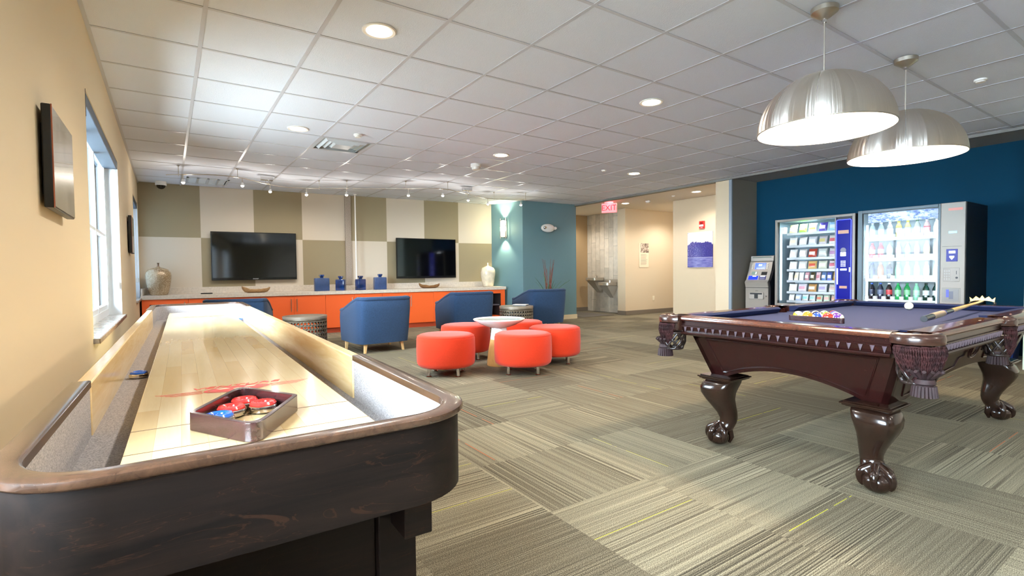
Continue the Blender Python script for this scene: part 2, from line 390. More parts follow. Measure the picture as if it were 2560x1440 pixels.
for nm, b in (('baseboard_recess', (9.14, 11.6, 8.608, 8.62)), ('baseboard_pier', (9.138, 9.15, 8.608, 8.87)), ('baseboard_poster', (9.138, 9.15, 5.2, 7.232)), ('baseboard_corridor', (7.7, 9.5, 10.328, 10.34))):
    struct(G().box(*b, 0, 0.10).obj(nm, BASEB, smooth=0))
GROUT = mat('grout', (150, 144, 132), 0.9)
tw = struct(G().box(9.515, 9.7, 8.88, 10.34, 0, HZ + 0.02).obj('wall_fountain', GROUT, smooth=0))
WT = [mat('wall_tile_a', (214, 206, 190), 0.6, noise=0.05), mat('wall_tile_b', (204, 196, 180), 0.6, noise=0.05), mat('wall_tile_c', (224, 215, 198), 0.6, noise=0.05)]
nx = 9; w = (10.34 - 8.88) / nx; tl = 0.76; rt = random.Random(5)
for i in range(nx):
    z = -tl * ((i * 0.37) % 1.0)
    while z < HZ:
        a, b = max(0.003, z + 0.003), min(HZ - 0.002, z + tl - 0.003)
        if b - a > 0.02: G().box(9.503, 9.517, 8.88 + w * i + 0.003, 8.88 + w * (i + 1) - 0.003, a, b).obj('wall_tile', rt.choice(WT), tw, smooth=0)
        z += tl
# right-hand alcove and the room behind the camera
struct(G().box(8.45, 8.6, 0.9, 4.95, 0, HZ + 0.02).obj('wall_right', P_NAVY, smooth=0))
struct(G().box(7.33, 8.6, 0.7, 1.375, 0, HZ + 0.02).obj('wall_return', mat('paint_pale_green', (190, 206, 190), 0.7), smooth=0))
struct(G().box(CX + 0.04, 8.6, 0.9, 4.93, HZ - 0.004, HZ + 0.08).obj('ceiling_alcove', mat('ceiling_gypsum_shaded', (150, 146, 138), 0.8), smooth=0))  # same gypsum, with the alcove's shade put into a darker colour
struct(G().box(7.7, 7.9, -8.0, 0.7, 0, HZ + 0.02).obj('wall_right_near', P_LIGHT, smooth=0))
struct(G().box(-0.6, 7.9, -8.2, -8.0, 0, HZ + 0.05).obj('wall_front', P_LIGHT, smooth=0))
struct(G().box(WX, WX + 0.012, -8.0, 10.2, 0, 0.10).obj('baseboard_left', BASEB, smooth=0))

# ---------------------------------------------------------------- ceiling fittings
LENS = mat('lamp_lens', (255, 246, 230), 0.4, emit=(255, 236, 205), es=LENS_E)
def downlight(x, y, label, e):
    t = thing('downlight', label, 'ceiling light', (x, y, HZ), 0, 'recessed ceiling downlights')
    G().lathe([(0.078, 0.012), (0.080, -0.004), (0.098, -0.007), (0.105, -0.002), (0.105, 0.003)], 28).obj('trim_ring', WHITE, t)
    G().lathe([(0.0005, -0.010), (0.04, -0.008), (0.079, 0.002)], 24).obj('lens', LENS, t)
    lamp('downlight_lamp', 'SPOT', (0, 0, -0.02), e, NEUT, 0.06, spot=150, blend=0.6, parent=t)
downlight(1.13, 3.11, 'largest bright recessed light, over the middle of the shuffleboard table', DL)
downlight(1.16, 5.63, 'bright recessed light beside the air diffuser', DL)
downlight(3.63, 3.10, 'bright recessed light over the carpet left of the pendant lamps', DL)
downlight(3.60, 5.53, 'bright recessed light over the red ottomans', DL)
downlight(6.03, 5.49, 'bright recessed light nearest the corridor trim', DL)
downlight(8.50, 8.00, 'corridor light beside the exit sign', DL * 0.8)
downlight(8.46, 6.13, 'corridor light in front of the blue lake poster', DL * 0.8)
downlight(8.50, 9.87, 'added unseen corridor light brightening the fountain tiles', DL * 0.8)  # hidden lamp, added to brighten the tiled niche
downlight(10.3, 7.75, 'light in the recess washing the cream wall', DL * 1.1)
for x, y, nm in ((1.13, 0.66, 'left'), (1.13, -1.8, 'left rear'), (3.63, -1.8, 'middle rear'), (6.05, -1.8, 'right rear'), (1.13, -4.3, 'left rearmost'), (3.63, -4.3, 'middle rearmost'), (6.05, -4.3, 'right rearmost')):  # unseen lamps added behind the camera to light the room
    downlight(x, y, 'added unseen light behind the viewer, %s of its rows' % nm, DL)
# air diffuser
t = thing('air_diffuser', 'square stepped metal air diffuser in the ceiling grid', 'air vent', (OX + T * 3.5, OY + T * 4.5, HZ))
ALU = mat('diffuser_enamel', (200, 208, 214), 0.35)
def ring(a, b, za, zb):
    return G().loft([[(sx * q, sy * q, z) for sx, sy in ((1, 1), (-1, 1), (-1, -1), (1, -1))] for q, z in ((a, za), (b, zb))], cap=False)
ring(0.298, 0.262, -0.001, 0.0).obj('frame', ALU, t, smooth=0)
for k, q in enumerate((0.262, 0.205, 0.148)): ring(q, q - 0.05, 0.045 - 0.004 * k, -0.012).obj('louver', ALU, t, smooth=0)
G().box(-0.098, 0.098, -0.098, 0.098, -0.014, -0.01).obj('centre_plate', ALU, t, smooth=0)
G().box(-0.29, 0.29, -0.29, 0.29, 0.05, 0.055).obj('back_pan', BLACK, t, smooth=0)
# slotted return grille far left
t = thing('return_grille', 'pale slotted ceiling grille above the left television', 'air vent', (0.57, 9.53, HZ), 0)
g = G()
for k in range(5): g.box(-0.29 + 0.1375 * k, -0.26 + 0.1375 * k, -0.28, 0.28, -0.006, 0.003)
g.box(-0.29, 0.29, 0.25, 0.28, -0.006, 0.003); g.box(-0.29, 0.29, -0.28, -0.25, -0.006, 0.003); g.obj('frame', ALU, t, smooth=0)
for k in range(4): G().box(-0.258 + 0.1375 * k, -0.155 + 0.1375 * k, -0.25, 0.25, 0.0, 0.002).obj('slot', mat('grille_slot', (225, 236, 245), 0.6), t, smooth=0)
def detector(x, y, label, r=0.05, h=0.04, cat='smoke detector', name='smoke_detector', low=True):
    t = thing(name, label, cat, (x, y, HZ))
    G().lathe([(r, 0.003), (r, -h * 0.45), (r * 0.86, -h * 0.6)], 24).obj('base', WHITE, t)
    if low: G().lathe([(r * 0.8, -h * 0.55), (r * 0.72, -h), (0.001, -h * 1.05)], 24).obj('cap', WHITE, t)
detector(1.75, 5.53, 'small white disc detector beside the air diffuser', 0.045, 0.03)
detector(3.60, 6.18, 'white smoke detector with a deep domed base over the seating', 0.075, 0.075)
detector(5.44, 5.55, 'tiny white sprinkler cap left of the corridor light', 0.035, 0.02, 'sprinkler', 'sprinkler_cap')
detector(5.46, 1.30, 'white sprinkler cap right of the hanging lamps', 0.042, 0.022, 'sprinkler', 'sprinkler_cap')
detector(8.62, 7.46, 'white detector in the corridor ceiling beside the exit sign light', 0.06, 0.05)
detector(8.50, 6.70, 'tiny white sprinkler cap in the corridor ceiling', 0.035, 0.02, 'sprinkler', 'sprinkler_cap')
t = thing('dome_camera', 'white security camera with black dome on the ceiling at far left', 'camera', (-0.05, 9.93, HZ))
G().lathe([(0.075, 0.003), (0.078, -0.05), (0.07, -0.06)], 24).obj('housing', WHITE, t)
G().lathe([(0.064, -0.055), (0.056, -0.09), (0.03, -0.112), (0.001, -0.118)], 24).obj('dome', mat('smoked_dome', (10, 10, 12), 0.08), t)
# pendants
PEND_IN = mat('pendant_white_enamel', (255, 250, 242), 0.6)
SPUN = N('spun_aluminium')
_a = SPUN.xyz(); _ang = SPUN.math('ARCTAN2', _a[1], _a[0])
_n = SPUN.n('TexNoise', noise_dimensions='1D'); _n.inputs['Scale'].default_value = 3.0; _n.inputs['Detail'].default_value = 3; SPUN.l(_ang, _n.inputs['W'])
SPUN.set(Metallic=1.0, Base_Color=lin((232, 226, 218)), Anisotropic=0.85, Anisotropic_Rotation=0.25); SPUN.l(SPUN.math('MULTIPLY_ADD', _n.outputs[0], 0.2, 0.2), SPUN.p.inputs['Roughness'])
_t = SPUN.n('Tangent', direction_type='RADIAL', axis='Z'); SPUN.l(_t.outputs[0], SPUN.p.inputs['Tangent'])
_n2 = SPUN.n('TexNoise', noise_dimensions='1D'); _n2.inputs['Scale'].default_value = 5.0; _n2.inputs['Detail'].default_value = 4; SPUN.l(_ang, _n2.inputs['W']); SPUN.bump(_n2.outputs[0], 0.35, 0.02)
CORD = mat('steel_cord', (205, 200, 190), 0.3, 0.8)
BULB = mat('frosted_bulb', (255, 245, 225), 0.4, emit=(255, 226, 180), es=PB)
def pendant(x, y, label):
    t = thing('pendant_lamp', label, 'pendant lamp', (x, y, HZ), 0, 'aluminium dome pendants over the pool table')
    zr, zt, r = 1.875 - HZ, 2.205 - HZ, 0.352
    G().lathe([(0.001, -0.062), (0.018, -0.062), (0.03, -0.056), (0.062, -0.032), (0.07, -0.026), (0.072, 0.0)], 28).obj('ceiling_cup', STEEL, t)
    G().tube([(0, 0, -0.06), (0, 0, zt)], 0.0045, 8).obj('stem', CORD, t)
    G().cyl((0, 0, -0.082), 0.011, 0.024, 12).obj('stem_collar', CHROME, t)
    pr = [(r * math.cos(a), zr + (zt - zr) * math.sin(a)) for a in [PI / 2 * i / 18 for i in range(19)]]; pr[-1] = (0.012, zt)
    sh = G().lathe(pr, 64).obj('shade', SPUN.m, t, smooth=60)
    ir = [((q - 0.004), z - 0.004 if i else z) for i, (q, z) in enumerate(pr)]; ir[-1] = (0.003, ir[-1][1])
    G().lathe(ir, 64).obj('shade_lining', PEND_IN, t, smooth=60)
    G().lathe([(r - 0.004, zr - 0.001), (r - 0.0045, zr), (r + 0.001, zr), (r + 0.001, zr + 0.004)], 64).obj('shade_rim', STEEL, t)
    G().sphere((0, 0, zt - 0.16), (0.05, 0.05, 0.06), 16, 10).obj('bulb', BULB, t)
    G().cyl((0, 0, zt - 0.11), 0.02, 0.1, 12).obj('socket', WHITE, t)
    lamp('pendant_light', 'POINT', (0, 0, zt - 0.25), PL, WARM, 0.05, parent=t)
pendant(3.19, 1.45, 'brushed aluminium dome lamp nearer the viewer, over the rack of balls')
pendant(4.45, 1.47, 'brushed aluminium dome lamp farther from the viewer, over the cue ball')
# monorail track lights
def smooth_path(p, n=8):
    out = []; q = [Vector(a) for a in p]
    for i in range(len(q) - 1):
        a, b, c, d = q[max(i - 1, 0)], q[i], q[i + 1], q[min(i + 2, len(q) - 1)]
        for k in range(n):
            u = k / n; out.append(tuple(0.5 * ((2 * b) + (c - a) * u + (2 * a - 5 * b + 4 * c - d) * u * u + (3 * b - a - 3 * c + d) * u ** 3)))
    return out + [tuple(q[-1])]
def track(label, path, standoffs, box, heads, face):
    zr = HZ - 0.125
    t = thing('track_light', label, 'track light', (path[len(path) // 2][0], path[len(path) // 2][1], HZ)); o = t.location.copy()
    L = lambda x, y, z: (x - o.x, y - o.y, z - o.z)
    sp = smooth_path([(x, y, zr) for x, y in path]); G().tube([L(*p) for p in sp], 0.0065, 6).obj('rail', STEEL, t)
    for x, y in standoffs: G().tube([L(x, y, HZ), L(x, y, zr - 0.02)], 0.004, 6).lathe([(0.016, 0.003), (0.016, -0.006), (0.005, -0.014)], 12, L(x, y, HZ)).obj('standoff', STEEL, t)
    G().cbox(L(box[0], box[1], HZ - 0.035), (0.17, 0.075, 0.07)).cyl(L(box[0] - 0.02, box[1], zr), 0.006, 0.07, 8).cyl(L(box[0] + 0.03, box[1], zr), 0.006, 0.07, 8).obj('transformer_box', CHROME, t, bevel=0.008)
    for x, y in heads:
        b = L(x, y, zr); h = G().tube([b, (b[0], b[1], b[2] - 0.06)], 0.004, 6).obj('head_stem', STEEL, t)
        hd = G().lathe([(0.008, 0.0), (0.017, -0.012), (0.024, -0.045), (0.022, -0.043)], 14, (b[0], b[1], b[2] - 0.06)).obj('lamp_head', CHROME, t)
        G().sphere((b[0], b[1], b[2] - 0.105), 0.022, 12, 8).obj('bulb', LENS, hd)
        lamp('track_lamp', 'SPOT', (b[0], b[1], b[2] - 0.13), TRK, NEUT, 0.02, rot=(R(38), 0, face), spot=115, blend=0.8, parent=t)
        lamp('track_glow', 'POINT', (b[0], b[1], b[2] - 0.15), TRK * 0.12, NEUT, 0.02, parent=t)
track('curved five-lamp track light above the left television', [(0.02, 8.46), (0.22, 8.30), (0.60, 8.12), (0.92, 8.20), (1.32, 8.56), (1.62, 8.70), (1.90, 8.62), (2.47, 8.30)],
      [(0.16, 8.35), (0.86, 8.18), (2.06, 8.55)], (1.29, 8.54), [(0.21, 8.31), (0.92, 8.20), (1.34, 8.575), (1.88, 8.63), (2.43, 8.325)], TR)
track('curved five-lamp track light above the right television', [(2.52, 8.28), (2.9, 8.1), (3.27, 7.88), (3.60, 7.66), (3.90, 7.61), (4.39, 7.86), (4.75, 8.08), (5.0, 8.14), (5.3, 8.08), (5.66, 7.90)],
      [(2.44, 8.34), (3.27, 7.90), (3.89, 7.61), (5.12, 8.13), (5.70, 7.92)], (4.40, 7.87), [(3.30, 7.87), (3.80, 7.62), (4.43, 7.89), (4.99, 8.14), (5.60, 7.935)], TR)
G().tube([tuple(tvp(3.385, 0.24, 0.766)), tuple(tvp(3.385, 0.24, HZ))], 0.0125, 12).lathe([(0.032, HZ), (0.032, HZ - 0.012), (0.0125, HZ - 0.02)], 16, tuple(tvp(3.385, 0.24, 0))).obj('conduit_pole', mat('white_gloss_pole', (246, 244, 240), 0.25))
tag(bpy.data.objects['conduit_pole'], 'slim white pole from the counter to the ceiling between the televisions', 'pole')
# ================================================================ SHUFFLEBOARD TABLE
ESP = wood_mat('espresso_veneer', (12, 9, 8), (32, 22, 17), 0.5, 0.04, 0, 0.5, vein=(76, 46, 28), spec=0.12)
RIMW = wood_mat('walnut_rim', (48, 32, 23), (80, 55, 40), 0.25, 0.4, 1, 1.0)
MAPLE_R = wood_mat('maple_rail', (232, 198, 138), (246, 220, 170), 0.25, 0.4, 1, 0.8)
s = N('maple_board'); ob = s.map((1, 1, 1)); br = s.n('TexBrick', offset=0.37, squash=1.0)
br.inputs['Scale'].default_value = 1.0; br.inputs['Brick Width'].default_value = 0.52; br.inputs['Row Height'].default_value = 0.047; br.inputs['Mortar Size'].default_value = 0.0003
br.inputs['Color1'].default_value = lin((246, 226, 182)); br.inputs['Color2'].default_value = lin((228, 194, 132)); br.inputs['Mortar'].default_value = lin((205, 168, 110)); br.inputs['Bias'].default_value = -0.35
s.l(s.map((1, 1, 1), rot=(0, 0, PI / 2)), br.inputs['Vector'])
gr = s.noise(5, s.map((22, 1.5, 1)), 5, 0.6, 0.6)
s.col(s.mix(s.math('MULTIPLY', gr, 0.32), br.outputs[0], (214, 172, 108))); s.set(Roughness=0.16, Coat_Weight=0.6, Coat_Roughness=0.05); BOARD = s.m
LINER = fabric('grey_gutter_carpet', (158, 152, 150), 0.22, 300, 0.5)
INK = mat('red_print', (214, 74, 66), 0.35); INKD = mat('dark_line_print', (120, 92, 62), 0.4)
yaw = R(-1.1)
sb = thing('shuffleboard_table', 'long shuffleboard table with dark veneer ends and maple board beside the windows', 'game table', (0.132, 0.0, 0), yaw)
Y0, Y1 = 0.875, 5.86           # outer near and far ends, local
def stadium(hw, y0, y1, r, n=8):
    """outline with rounded corners, counter-clockwise from the near right straight"""
    return rrect(2 * hw, y1 - y0, r, n, 0, (y0 + y1) / 2)
def wall_strip(path_o, path_i, z0, z1, mi=0):
    g = G(); g.loft([[(p[0], p[1], z1) for p in path_o], [(p[0], p[1], z1) for p in path_i], [(p[0], p[1], z0) for p in path_i], [(p[0], p[1], z0) for p in path_o]], cap=False, closed=True, wrap=False)
    n = len(path_o); g.f.append((0, n, 2 * n, 3 * n)); g.f.append((n - 1, 4 * n - 1, 3 * n - 1, 2 * n - 1)); g.mi += [0, 0]
    return g
def arc_u(hw, ynear, r, yend, n=10):
    """U-shaped path: right side from yend, round the near end, to the left side yend"""
    pts = [(hw, yend)]
    for i in range(n + 1): a = PI / 2 * i / n; pts.append((hw - r + r * math.cos(a), ynear + r - r * math.sin(a)))
    for i in range(n + 1): a = PI / 2 * i / n; pts.append((-hw + r - r * math.sin(a), ynear + r - r * math.cos(a)))
    return pts + [(-hw, yend)]
def flip(p): return [(x, Y0 + Y1 - y) for x, y in p]
# dark shell: outside walls all round and the underside
o_ = stadium(0.368, Y0 + 0.012, Y1 - 0.012, 0.135); i_ = stadium(0.345, Y0 + 0.035, Y1 - 0.035, 0.115)
g = G(); g.loft([[(x, y, z) for x, y in q] for q, z in ((i_, 0.655), (i_, 0.70), (i_, 0.783), (o_, 0.783), (o_, 0.632))], cap=False)
g.loft([[(x, y, z) for x, y in q] for q, z in ((o_, 0.632), (i_, 0.632), (i_, 0.655))], cap=False)
g.add([(x, y, 0.634) for x, y in i_], [tuple(range(len(i_)))]); g.obj('cradle', ESP, sb, bevel=0.003)
# rounded walnut rim at both ends, a maple rail along each side between them
for fl_, yend in ((False, 1.70), (True, 1.70)):
    po, pi = arc_u(0.380, Y0, 0.15, yend), arc_u(0.337, Y0 + 0.042, 0.115, yend)
    ins = lambda p, d: p
    rings = []
    for hw, yy, rr, z in ((0.337, Y0 + 0.037, 0.115, 0.782), (0.337, Y0 + 0.037, 0.115, 0.798), (0.341, Y0 + 0.033, 0.118, 0.8), (0.374, Y0 + 0.006, 0.146, 0.8), (0.379, Y0 + 0.001, 0.15, 0.797), (0.380, Y0, 0.15, 0.788), (0.376, Y0 + 0.004, 0.147, 0.783)):
        p = arc_u(hw, yy, rr, yend); p = flip(p) if fl_ else p; rings.append([(x, y, z) for x, y in p])
    g = G(); g.loft(rings, cap=False, closed=True, wrap=False); n = len(rings[0])
    g.f.append(tuple(k * n for k in range(7))); g.f.append(tuple(k * n + n - 1 for k in range(7))[::-1]); g.mi += [0, 0]
    g.obj('end_rim', RIMW, sb, smooth=50)
    p = arc_u(0.339, Y0 + 0.037, 0.117, yend - 0.01); q = arc_u(0.345, Y0 + 0.034, 0.12, yend - 0.01)
    if fl_: p, q = flip(p), flip(q)
    wall_strip(q, p, 0.652, 0.783).obj('end_liner', LINER, sb)
ya, yb = 1.70, Y0 + Y1 - 1.70
for sx in (1, -1):
    g = G(); a, b = sorted((sx * 0.337, sx * 0.372)); g.box(a, b, ya, yb, 0.652, 0.794); g.obj('side_rail', MAPLE_R, sb, bevel=0.004)
g = G(); g.add([(x, y, 0.655) for x, y in i_], [tuple(range(len(i_)))]); g.obj('gutter_carpet', LINER, sb, smooth=0)
BZ = 0.730
G().box(-0.235, 0.235, 1.02, 5.54, 0.69, BZ).obj('playfield', BOARD, sb, smooth=0, bevel=0.003)
G().box(-0.242, 0.242, 1.03, 5.53, 0.665, 0.69).obj('playfield_edge', mat('dark_board_edge', (96, 78, 68), 0.6), sb, smooth=0)
for y in (1.195, 1.37, 5.20, 5.37): G().box(-0.234, 0.234, y - 0.0014, y + 0.0014, BZ, BZ + 0.0006).obj('foul_line', INKD, sb, smooth=0)
def board_logo(yc, rz):
    t = bpy.data.objects.new('board_logo', None); C.objects.link(t); t.parent = sb; t.location = (0, yc, BZ); t.rotation_euler = (0, 0, rz); t['label'] = 'red winged oval emblem with lettering printed on the maple board'
    g = G(); n = 32
    for a, b in ((1.0, 0.88), (0.83, 0.0)):
        ro = [(0.088 * a * math.cos(2 * PI * k / n), 0.040 * a * math.sin(2 * PI * k / n), 0.0007) for k in range(n)]
        ri = [(0.088 * b * math.cos(2 * PI * k / n), 0.040 * b * math.sin(2 * PI * k / n), 0.0007) for k in range(n)]
        if b: g.loft([ro, ri], cap=False)
        else: g.add(ro, [tuple(range(n))])
    g.obj('emblem_oval', INK, t, smooth=0)
    wh = mat('cream_print', (250, 232, 200), 0.35)
    g = G()
    for sx in (1, -1): g.prism([(sx * 0.028, 0.022), (sx * 0.055, 0.022), (sx * 0.045, 0.006), (sx * 0.018, 0.006)], 0.0009, 0.0011)
    g.prism([(-0.012, 0.004), (0.012, 0.004), (0, -0.028)], 0.0009, 0.0011); g.obj('emblem_mark', wh, t, smooth=0)
    g = G()
    for sx in (1, -1):
        for k in range(4):
            x0, x1, y = 0.09, 0.198 - 0.012 * k, 0.018 - 0.012 * k
            a, b = sorted((sx * x0, sx * x1)); g.box(a, b, y - 0.001, y + 0.001, 0.0004, 0.0008)
            g.prism([(sx * x1, y + 0.001), (sx * (x1 + 0.006), y + 0.006), (sx * (x1 + 0.004), y + 0.007), (sx * (x1 - 0.003), y - 0.001)], 0.0004, 0.0008)
    g.obj('emblem_wings', INK, t, smooth=0)
    text('VENTURE', 0.036, INK, t, (0, 0.052, 0.0005), (0, 0, 0), 'board_lettering', shear=0.25, sx=1.55)
board_logo(1.72, 0); board_logo(4.93, PI)
# supports
for yc, dy in ((1.16, 1), (Y0 + Y1 - 1.16, -1)):
    for sx in (-1, 1):
        lg = G().box(sx * 0.27 - 0.045, sx * 0.27 + 0.045, yc - 0.05, yc + 0.06, 0.03, 0.634).obj('leg', ESP, sb, bevel=0.004)
        G().lathe([(0.03, 0.0), (0.03, 0.012), (0.012, 0.014), (0.012, 0.035)], 14, (sx * 0.27, yc, 0)).obj('leveling_foot', CHROME, lg)
        G().box(sx * 0.285 - 0.032, sx * 0.285 + 0.032, yc - 0.14, yc - 0.05, 0.50, 0.634).obj('bracket', ESP, sb, bevel=0.003)
        G().cyl((sx * 0.285 + sx * 0.032, yc - 0.06, 0.52), 0.008, sx * 0.01, 12, axis=0).obj('brass_screw', mat('brass', (214, 150, 60), 0.25, 1.0), sb)
    G().box(-0.225, 0.225, yc - 0.03, yc + 0.04, 0.12, 0.60).obj('pedestal_panel', ESP, sb, bevel=0.003)
# pucks and their tray
PUCK_M = mat('polished_puck_metal', (214, 208, 200), 0.14, 1.0)
def puck(loc, c, label, rz=0.0):
    t = thing('shuffleboard_puck', label, 'puck', loc, rz, 'red and blue shuffleboard pucks')
    G().lathe([(0.001, 0), (0.024, 0), (0.0285, 0.003), (0.0293, 0.009), (0.0285, 0.014), (0.026, 0.0165)], 28).obj('metal_base', PUCK_M, t)
    m = mat('puck_cap_' + c, (222, 44, 40) if c == 'red' else (28, 92, 190), 0.18, coat=0.6)
    g = G(); n = 28; prof = [(0.0265, 0.015), (0.0275, 0.019), (0.024, 0.0235), (0.0185, 0.024), (0.0135, 0.021), (0.0125, 0.0185), (0.001, 0.0182)]
    g.loft([[(r * (1 + (0.02 * math.cos(7 * a) if 0 < k < 4 else 0)) * math.cos(a), r * (1 + (0.02 * math.cos(7 * a) if 0 < k < 4 else 0)) * math.sin(a), z) for a in [2 * PI * j / n for j in range(n)]] for k, (r, z) in enumerate(prof)], cap=False)
    g.obj('cap', m, t); t.scale = (1.12, 1.12, 1.12); return t
tx, ty = 0.146, 1.33
PURP = wood_mat('stained_tray_wood', (40, 21, 22), (68, 40, 40), 0.22, 0.5, 1, 1.5)
tr = thing('puck_tray', 'diamond shaped dark wooden tray holding pucks on the maple board', 'tray', (tx, ty, BZ + 0.0008), R(0))
c_, s_ = math.cos, math.sin
dia = [(0.117, 0.016), (0.008, 0.215), (-0.117, -0.016), (-0.008, -0.215)]
def rounded(poly, rads, n=7):
    out = []; m = len(poly)
    for i in range(m):
        p, q, r_ = Vector(poly[i - 1]), Vector(poly[i]), Vector(poly[(i + 1) % m]); a = (p - q).normalized(); b = (r_ - q).normalized(); rad = rads[i]
        for k in range(n + 1):
            u = k / n; P0, P2 = q + a * rad, q + b * rad; out.append(tuple((1 - u) ** 2 * P0 + 2 * u * (1 - u) * q + u * u * P2))
    return out
def inset(poly, d):
    out = []; m = len(poly)
    for i in range(m):
        p, q, r_ = Vector(poly[i - 1]), Vector(poly[i]), Vector(poly[(i + 1) % m]); a = (q - p).normalized(); b = (r_ - q).normalized()
        na, nb = Vector((-a.y, a.x)), Vector((-b.y, b.x)); k = (na + nb); out.append(tuple(q + k * (d / max(0.2, k.dot(na)))))
    return out
ou = rounded(dia, (0.012, 0.055, 0.012, 0.055)); inn = rounded(inset(dia, 0.011), (0.008, 0.046, 0.008, 0.046))
G().loft([[(x, y, z) for x, y in q] for q, z in ((inn, 0.0), (inn, 0.040), (ou, 0.040), (ou, 0.0))], cap=False, closed=True).obj('tray_wall', PURP, tr, bevel=0.0015)
trm = Matrix.Translation((tx, ty, 0))
for (x, y), c, lb in (((0.042, 0.056), 'red', 'red topped puck at the right in the wooden tray'), ((0.008, 0.118), 'red', 'red topped puck at the back of the wooden tray'),
                      ((-0.028, 0.055), 'red', 'red topped puck in the middle of the wooden tray'), ((-0.058, -0.008), 'blue', 'blue topped puck at the near left of the wooden tray')):
    puck((tx + x, ty + y, BZ + 0.001), c, lb, x * 40)
puck((-0.108, 2.56, 0.656), 'blue', 'lone blue topped puck lying in the left gutter of the shuffleboard')
puck((0.502, 5.02, 0.656), 'blue', 'blue topped puck in the far right gutter of the shuffleboard')
puck((0.520, 5.12, 0.656), 'blue', 'farthest blue topped puck in the far right gutter corner')

# ================================================================ POOL TABLE
MAH = wood_mat('mahogany_gloss', (22, 9, 9), (46, 17, 14), 0.24, 0.12, 0, 1.0, spec=0.3)
MAHD = wood_mat('mahogany_dark_leg', (22, 14, 10), (46, 28, 20), 0.2, 0.3, 2, 1.0, spec=0.35)
RAILM = wood_mat('mahogany_rail_cap', (58, 30, 22), (98, 54, 38), 0.18, 0.5, 0, 1.0)
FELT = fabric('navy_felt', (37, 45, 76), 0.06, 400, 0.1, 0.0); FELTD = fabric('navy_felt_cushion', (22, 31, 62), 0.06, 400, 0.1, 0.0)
LEATHER = mat('brown_pocket_leather', (52, 30, 23), 0.25, coat=0.4, noise=0.12, nscale=20)
s = N('burgundy_cord'); s.col(s.ramp(s.noise(30, detail=1), [(0.3, (32, 14, 15)), (0.7, (58, 28, 28))])); s.set(Roughness=0.75, Specular_IOR_Level=0.2); ROPE = s.m
PX, PY, HL, HWD, PZ = 3.792, 1.435, 1.215, 0.665, 0.792
pt = thing('pool_table', 'mahogany pool table with navy cloth, fringed pockets and claw feet', 'pool table', (PX, PY, 0))
CUT = 0.125
# bed with pocket notches
bx, by = HL - 0.10, HWD - 0.10
bed = [(bx, -by + 0.07), (bx, by - 0.07), (bx - 0.07, by), (0.06, by), (0.04, by - 0.035), (-0.04, by - 0.035), (-0.06, by), (-bx + 0.07, by), (-bx, by - 0.07), (-bx, -by + 0.07), (-bx + 0.07, -by), (-0.06, -by), (-0.04, -by + 0.035), (0.04, -by + 0.035), (0.06, -by), (bx - 0.07, -by)]
G().prism(bed, 0.70, 0.752).obj('bed_cloth', FELT, pt, smooth=0)
PROF = [(0.105, 0.752), (0.105, 0.7915), (0.03, 0.792), (0.006, 0.790), (-0.004, 0.783), (-0.006, 0.775), (-0.002, 0.768), (0.006, 0.765), (0.006, 0.762), (0.012, 0.760), (0.012, 0.738), (0.004, 0.736), (0.004, 0.730), (0.010, 0.728), (0.012, 0.716), (0.018, 0.704), (0.018, 0.699), (0.002, 0.697), (-0.003, 0.691), (0.000, 0.684), (0.006, 0.680), (0.018, 0.677), (0.09, 0.677)]
CUSH = [(0.1045, 0.7545), (0.1045, 0.7925), (0.112, 0.793), (0.152, 0.789), (0.155, 0.784), (0.128, 0.756)]
dent_me = G().add([(-0.010, 0.0, 0.013), (0.010, 0.0, 0.013), (0.0, -0.010, 0.013), (-0.001, -0.001, -0.016), (0.001, -0.001, -0.016), (0, -0.003, -0.016), (0, 0.006, 0.013), (0, 0.006, -0.016)],
                  [(0, 3, 5, 2), (2, 5, 4, 1), (0, 2, 1, 6), (3, 7, 4, 5), (0, 6, 7, 3), (1, 4, 7, 6)]).mesh('dentil', mat('dentil_highlight', (96, 84, 92), 0.25, coat=0.5), smooth=0)
def seg(a, b, inw, nd):
    """rail segment from a to b (2-D), inw = inward unit normal"""
    a, b, inw = Vector(a), Vector(b), Vector(inw); d = (b - a).normalized()
    g = G(); pr = lambda P, q: [(q.x + inw.x * o, q.y + inw.y * o, z) for o, z in P]
    g.loft([pr(PROF, a), pr(PROF, b)]); r_ = g.obj('rail', [MAH], pt, smooth=30)
    g = G(); g.loft([pr([p for p in PROF[0:9]], a - d * 0.0006), pr([p for p in PROF[0:9]], b + d * 0.0006)])
    for i in range(len(g.v)):
        pass
    top = [(0.106, 0.7905), (0.106, 0.7925), (0.03, 0.793), (0.0055, 0.791), (-0.0048, 0.7835), (-0.0068, 0.775), (-0.0028, 0.7675), (0.006, 0.7645), (0.03, 0.766)]
    G().loft([pr(top, a), pr(top, b)]).obj('rail_cap', RAILM, r_, smooth=40)
    ia, ib = a + d * 0.0, b - d * 0.0
    r2 = [pr(CUSH, ia - d * 0.0), pr(CUSH, ib + d * 0.0)]
    for k, (o, z) in enumerate(CUSH):
        if o > 0.12:
            for e, sgn in ((0, 1), (1, -1)):
                x, y, zz = r2[e][k]; r2[e][k] = (x + d.x * sgn * (o - 0.105) * 0.9, y + d.y * sgn * (o - 0.105) * 0.9, zz)
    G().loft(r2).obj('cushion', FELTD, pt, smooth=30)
    L_ = (b - a).length; ang = math.atan2(inw.y, inw.x) - PI / 2
    for k in range(nd):
        p = a + d * (L_ * (k + 0.5) / nd) + inw * 0.008; o = link('dentil', dent_me, r_, (p.x, p.y, 0.716), ang)
    return r_
EC, SC_ = HWD - CUT, 0.085
seg((-HL, EC), (-HL, -EC), (1, 0), 23); seg((HL, -EC), (HL, EC), (-1, 0), 23)
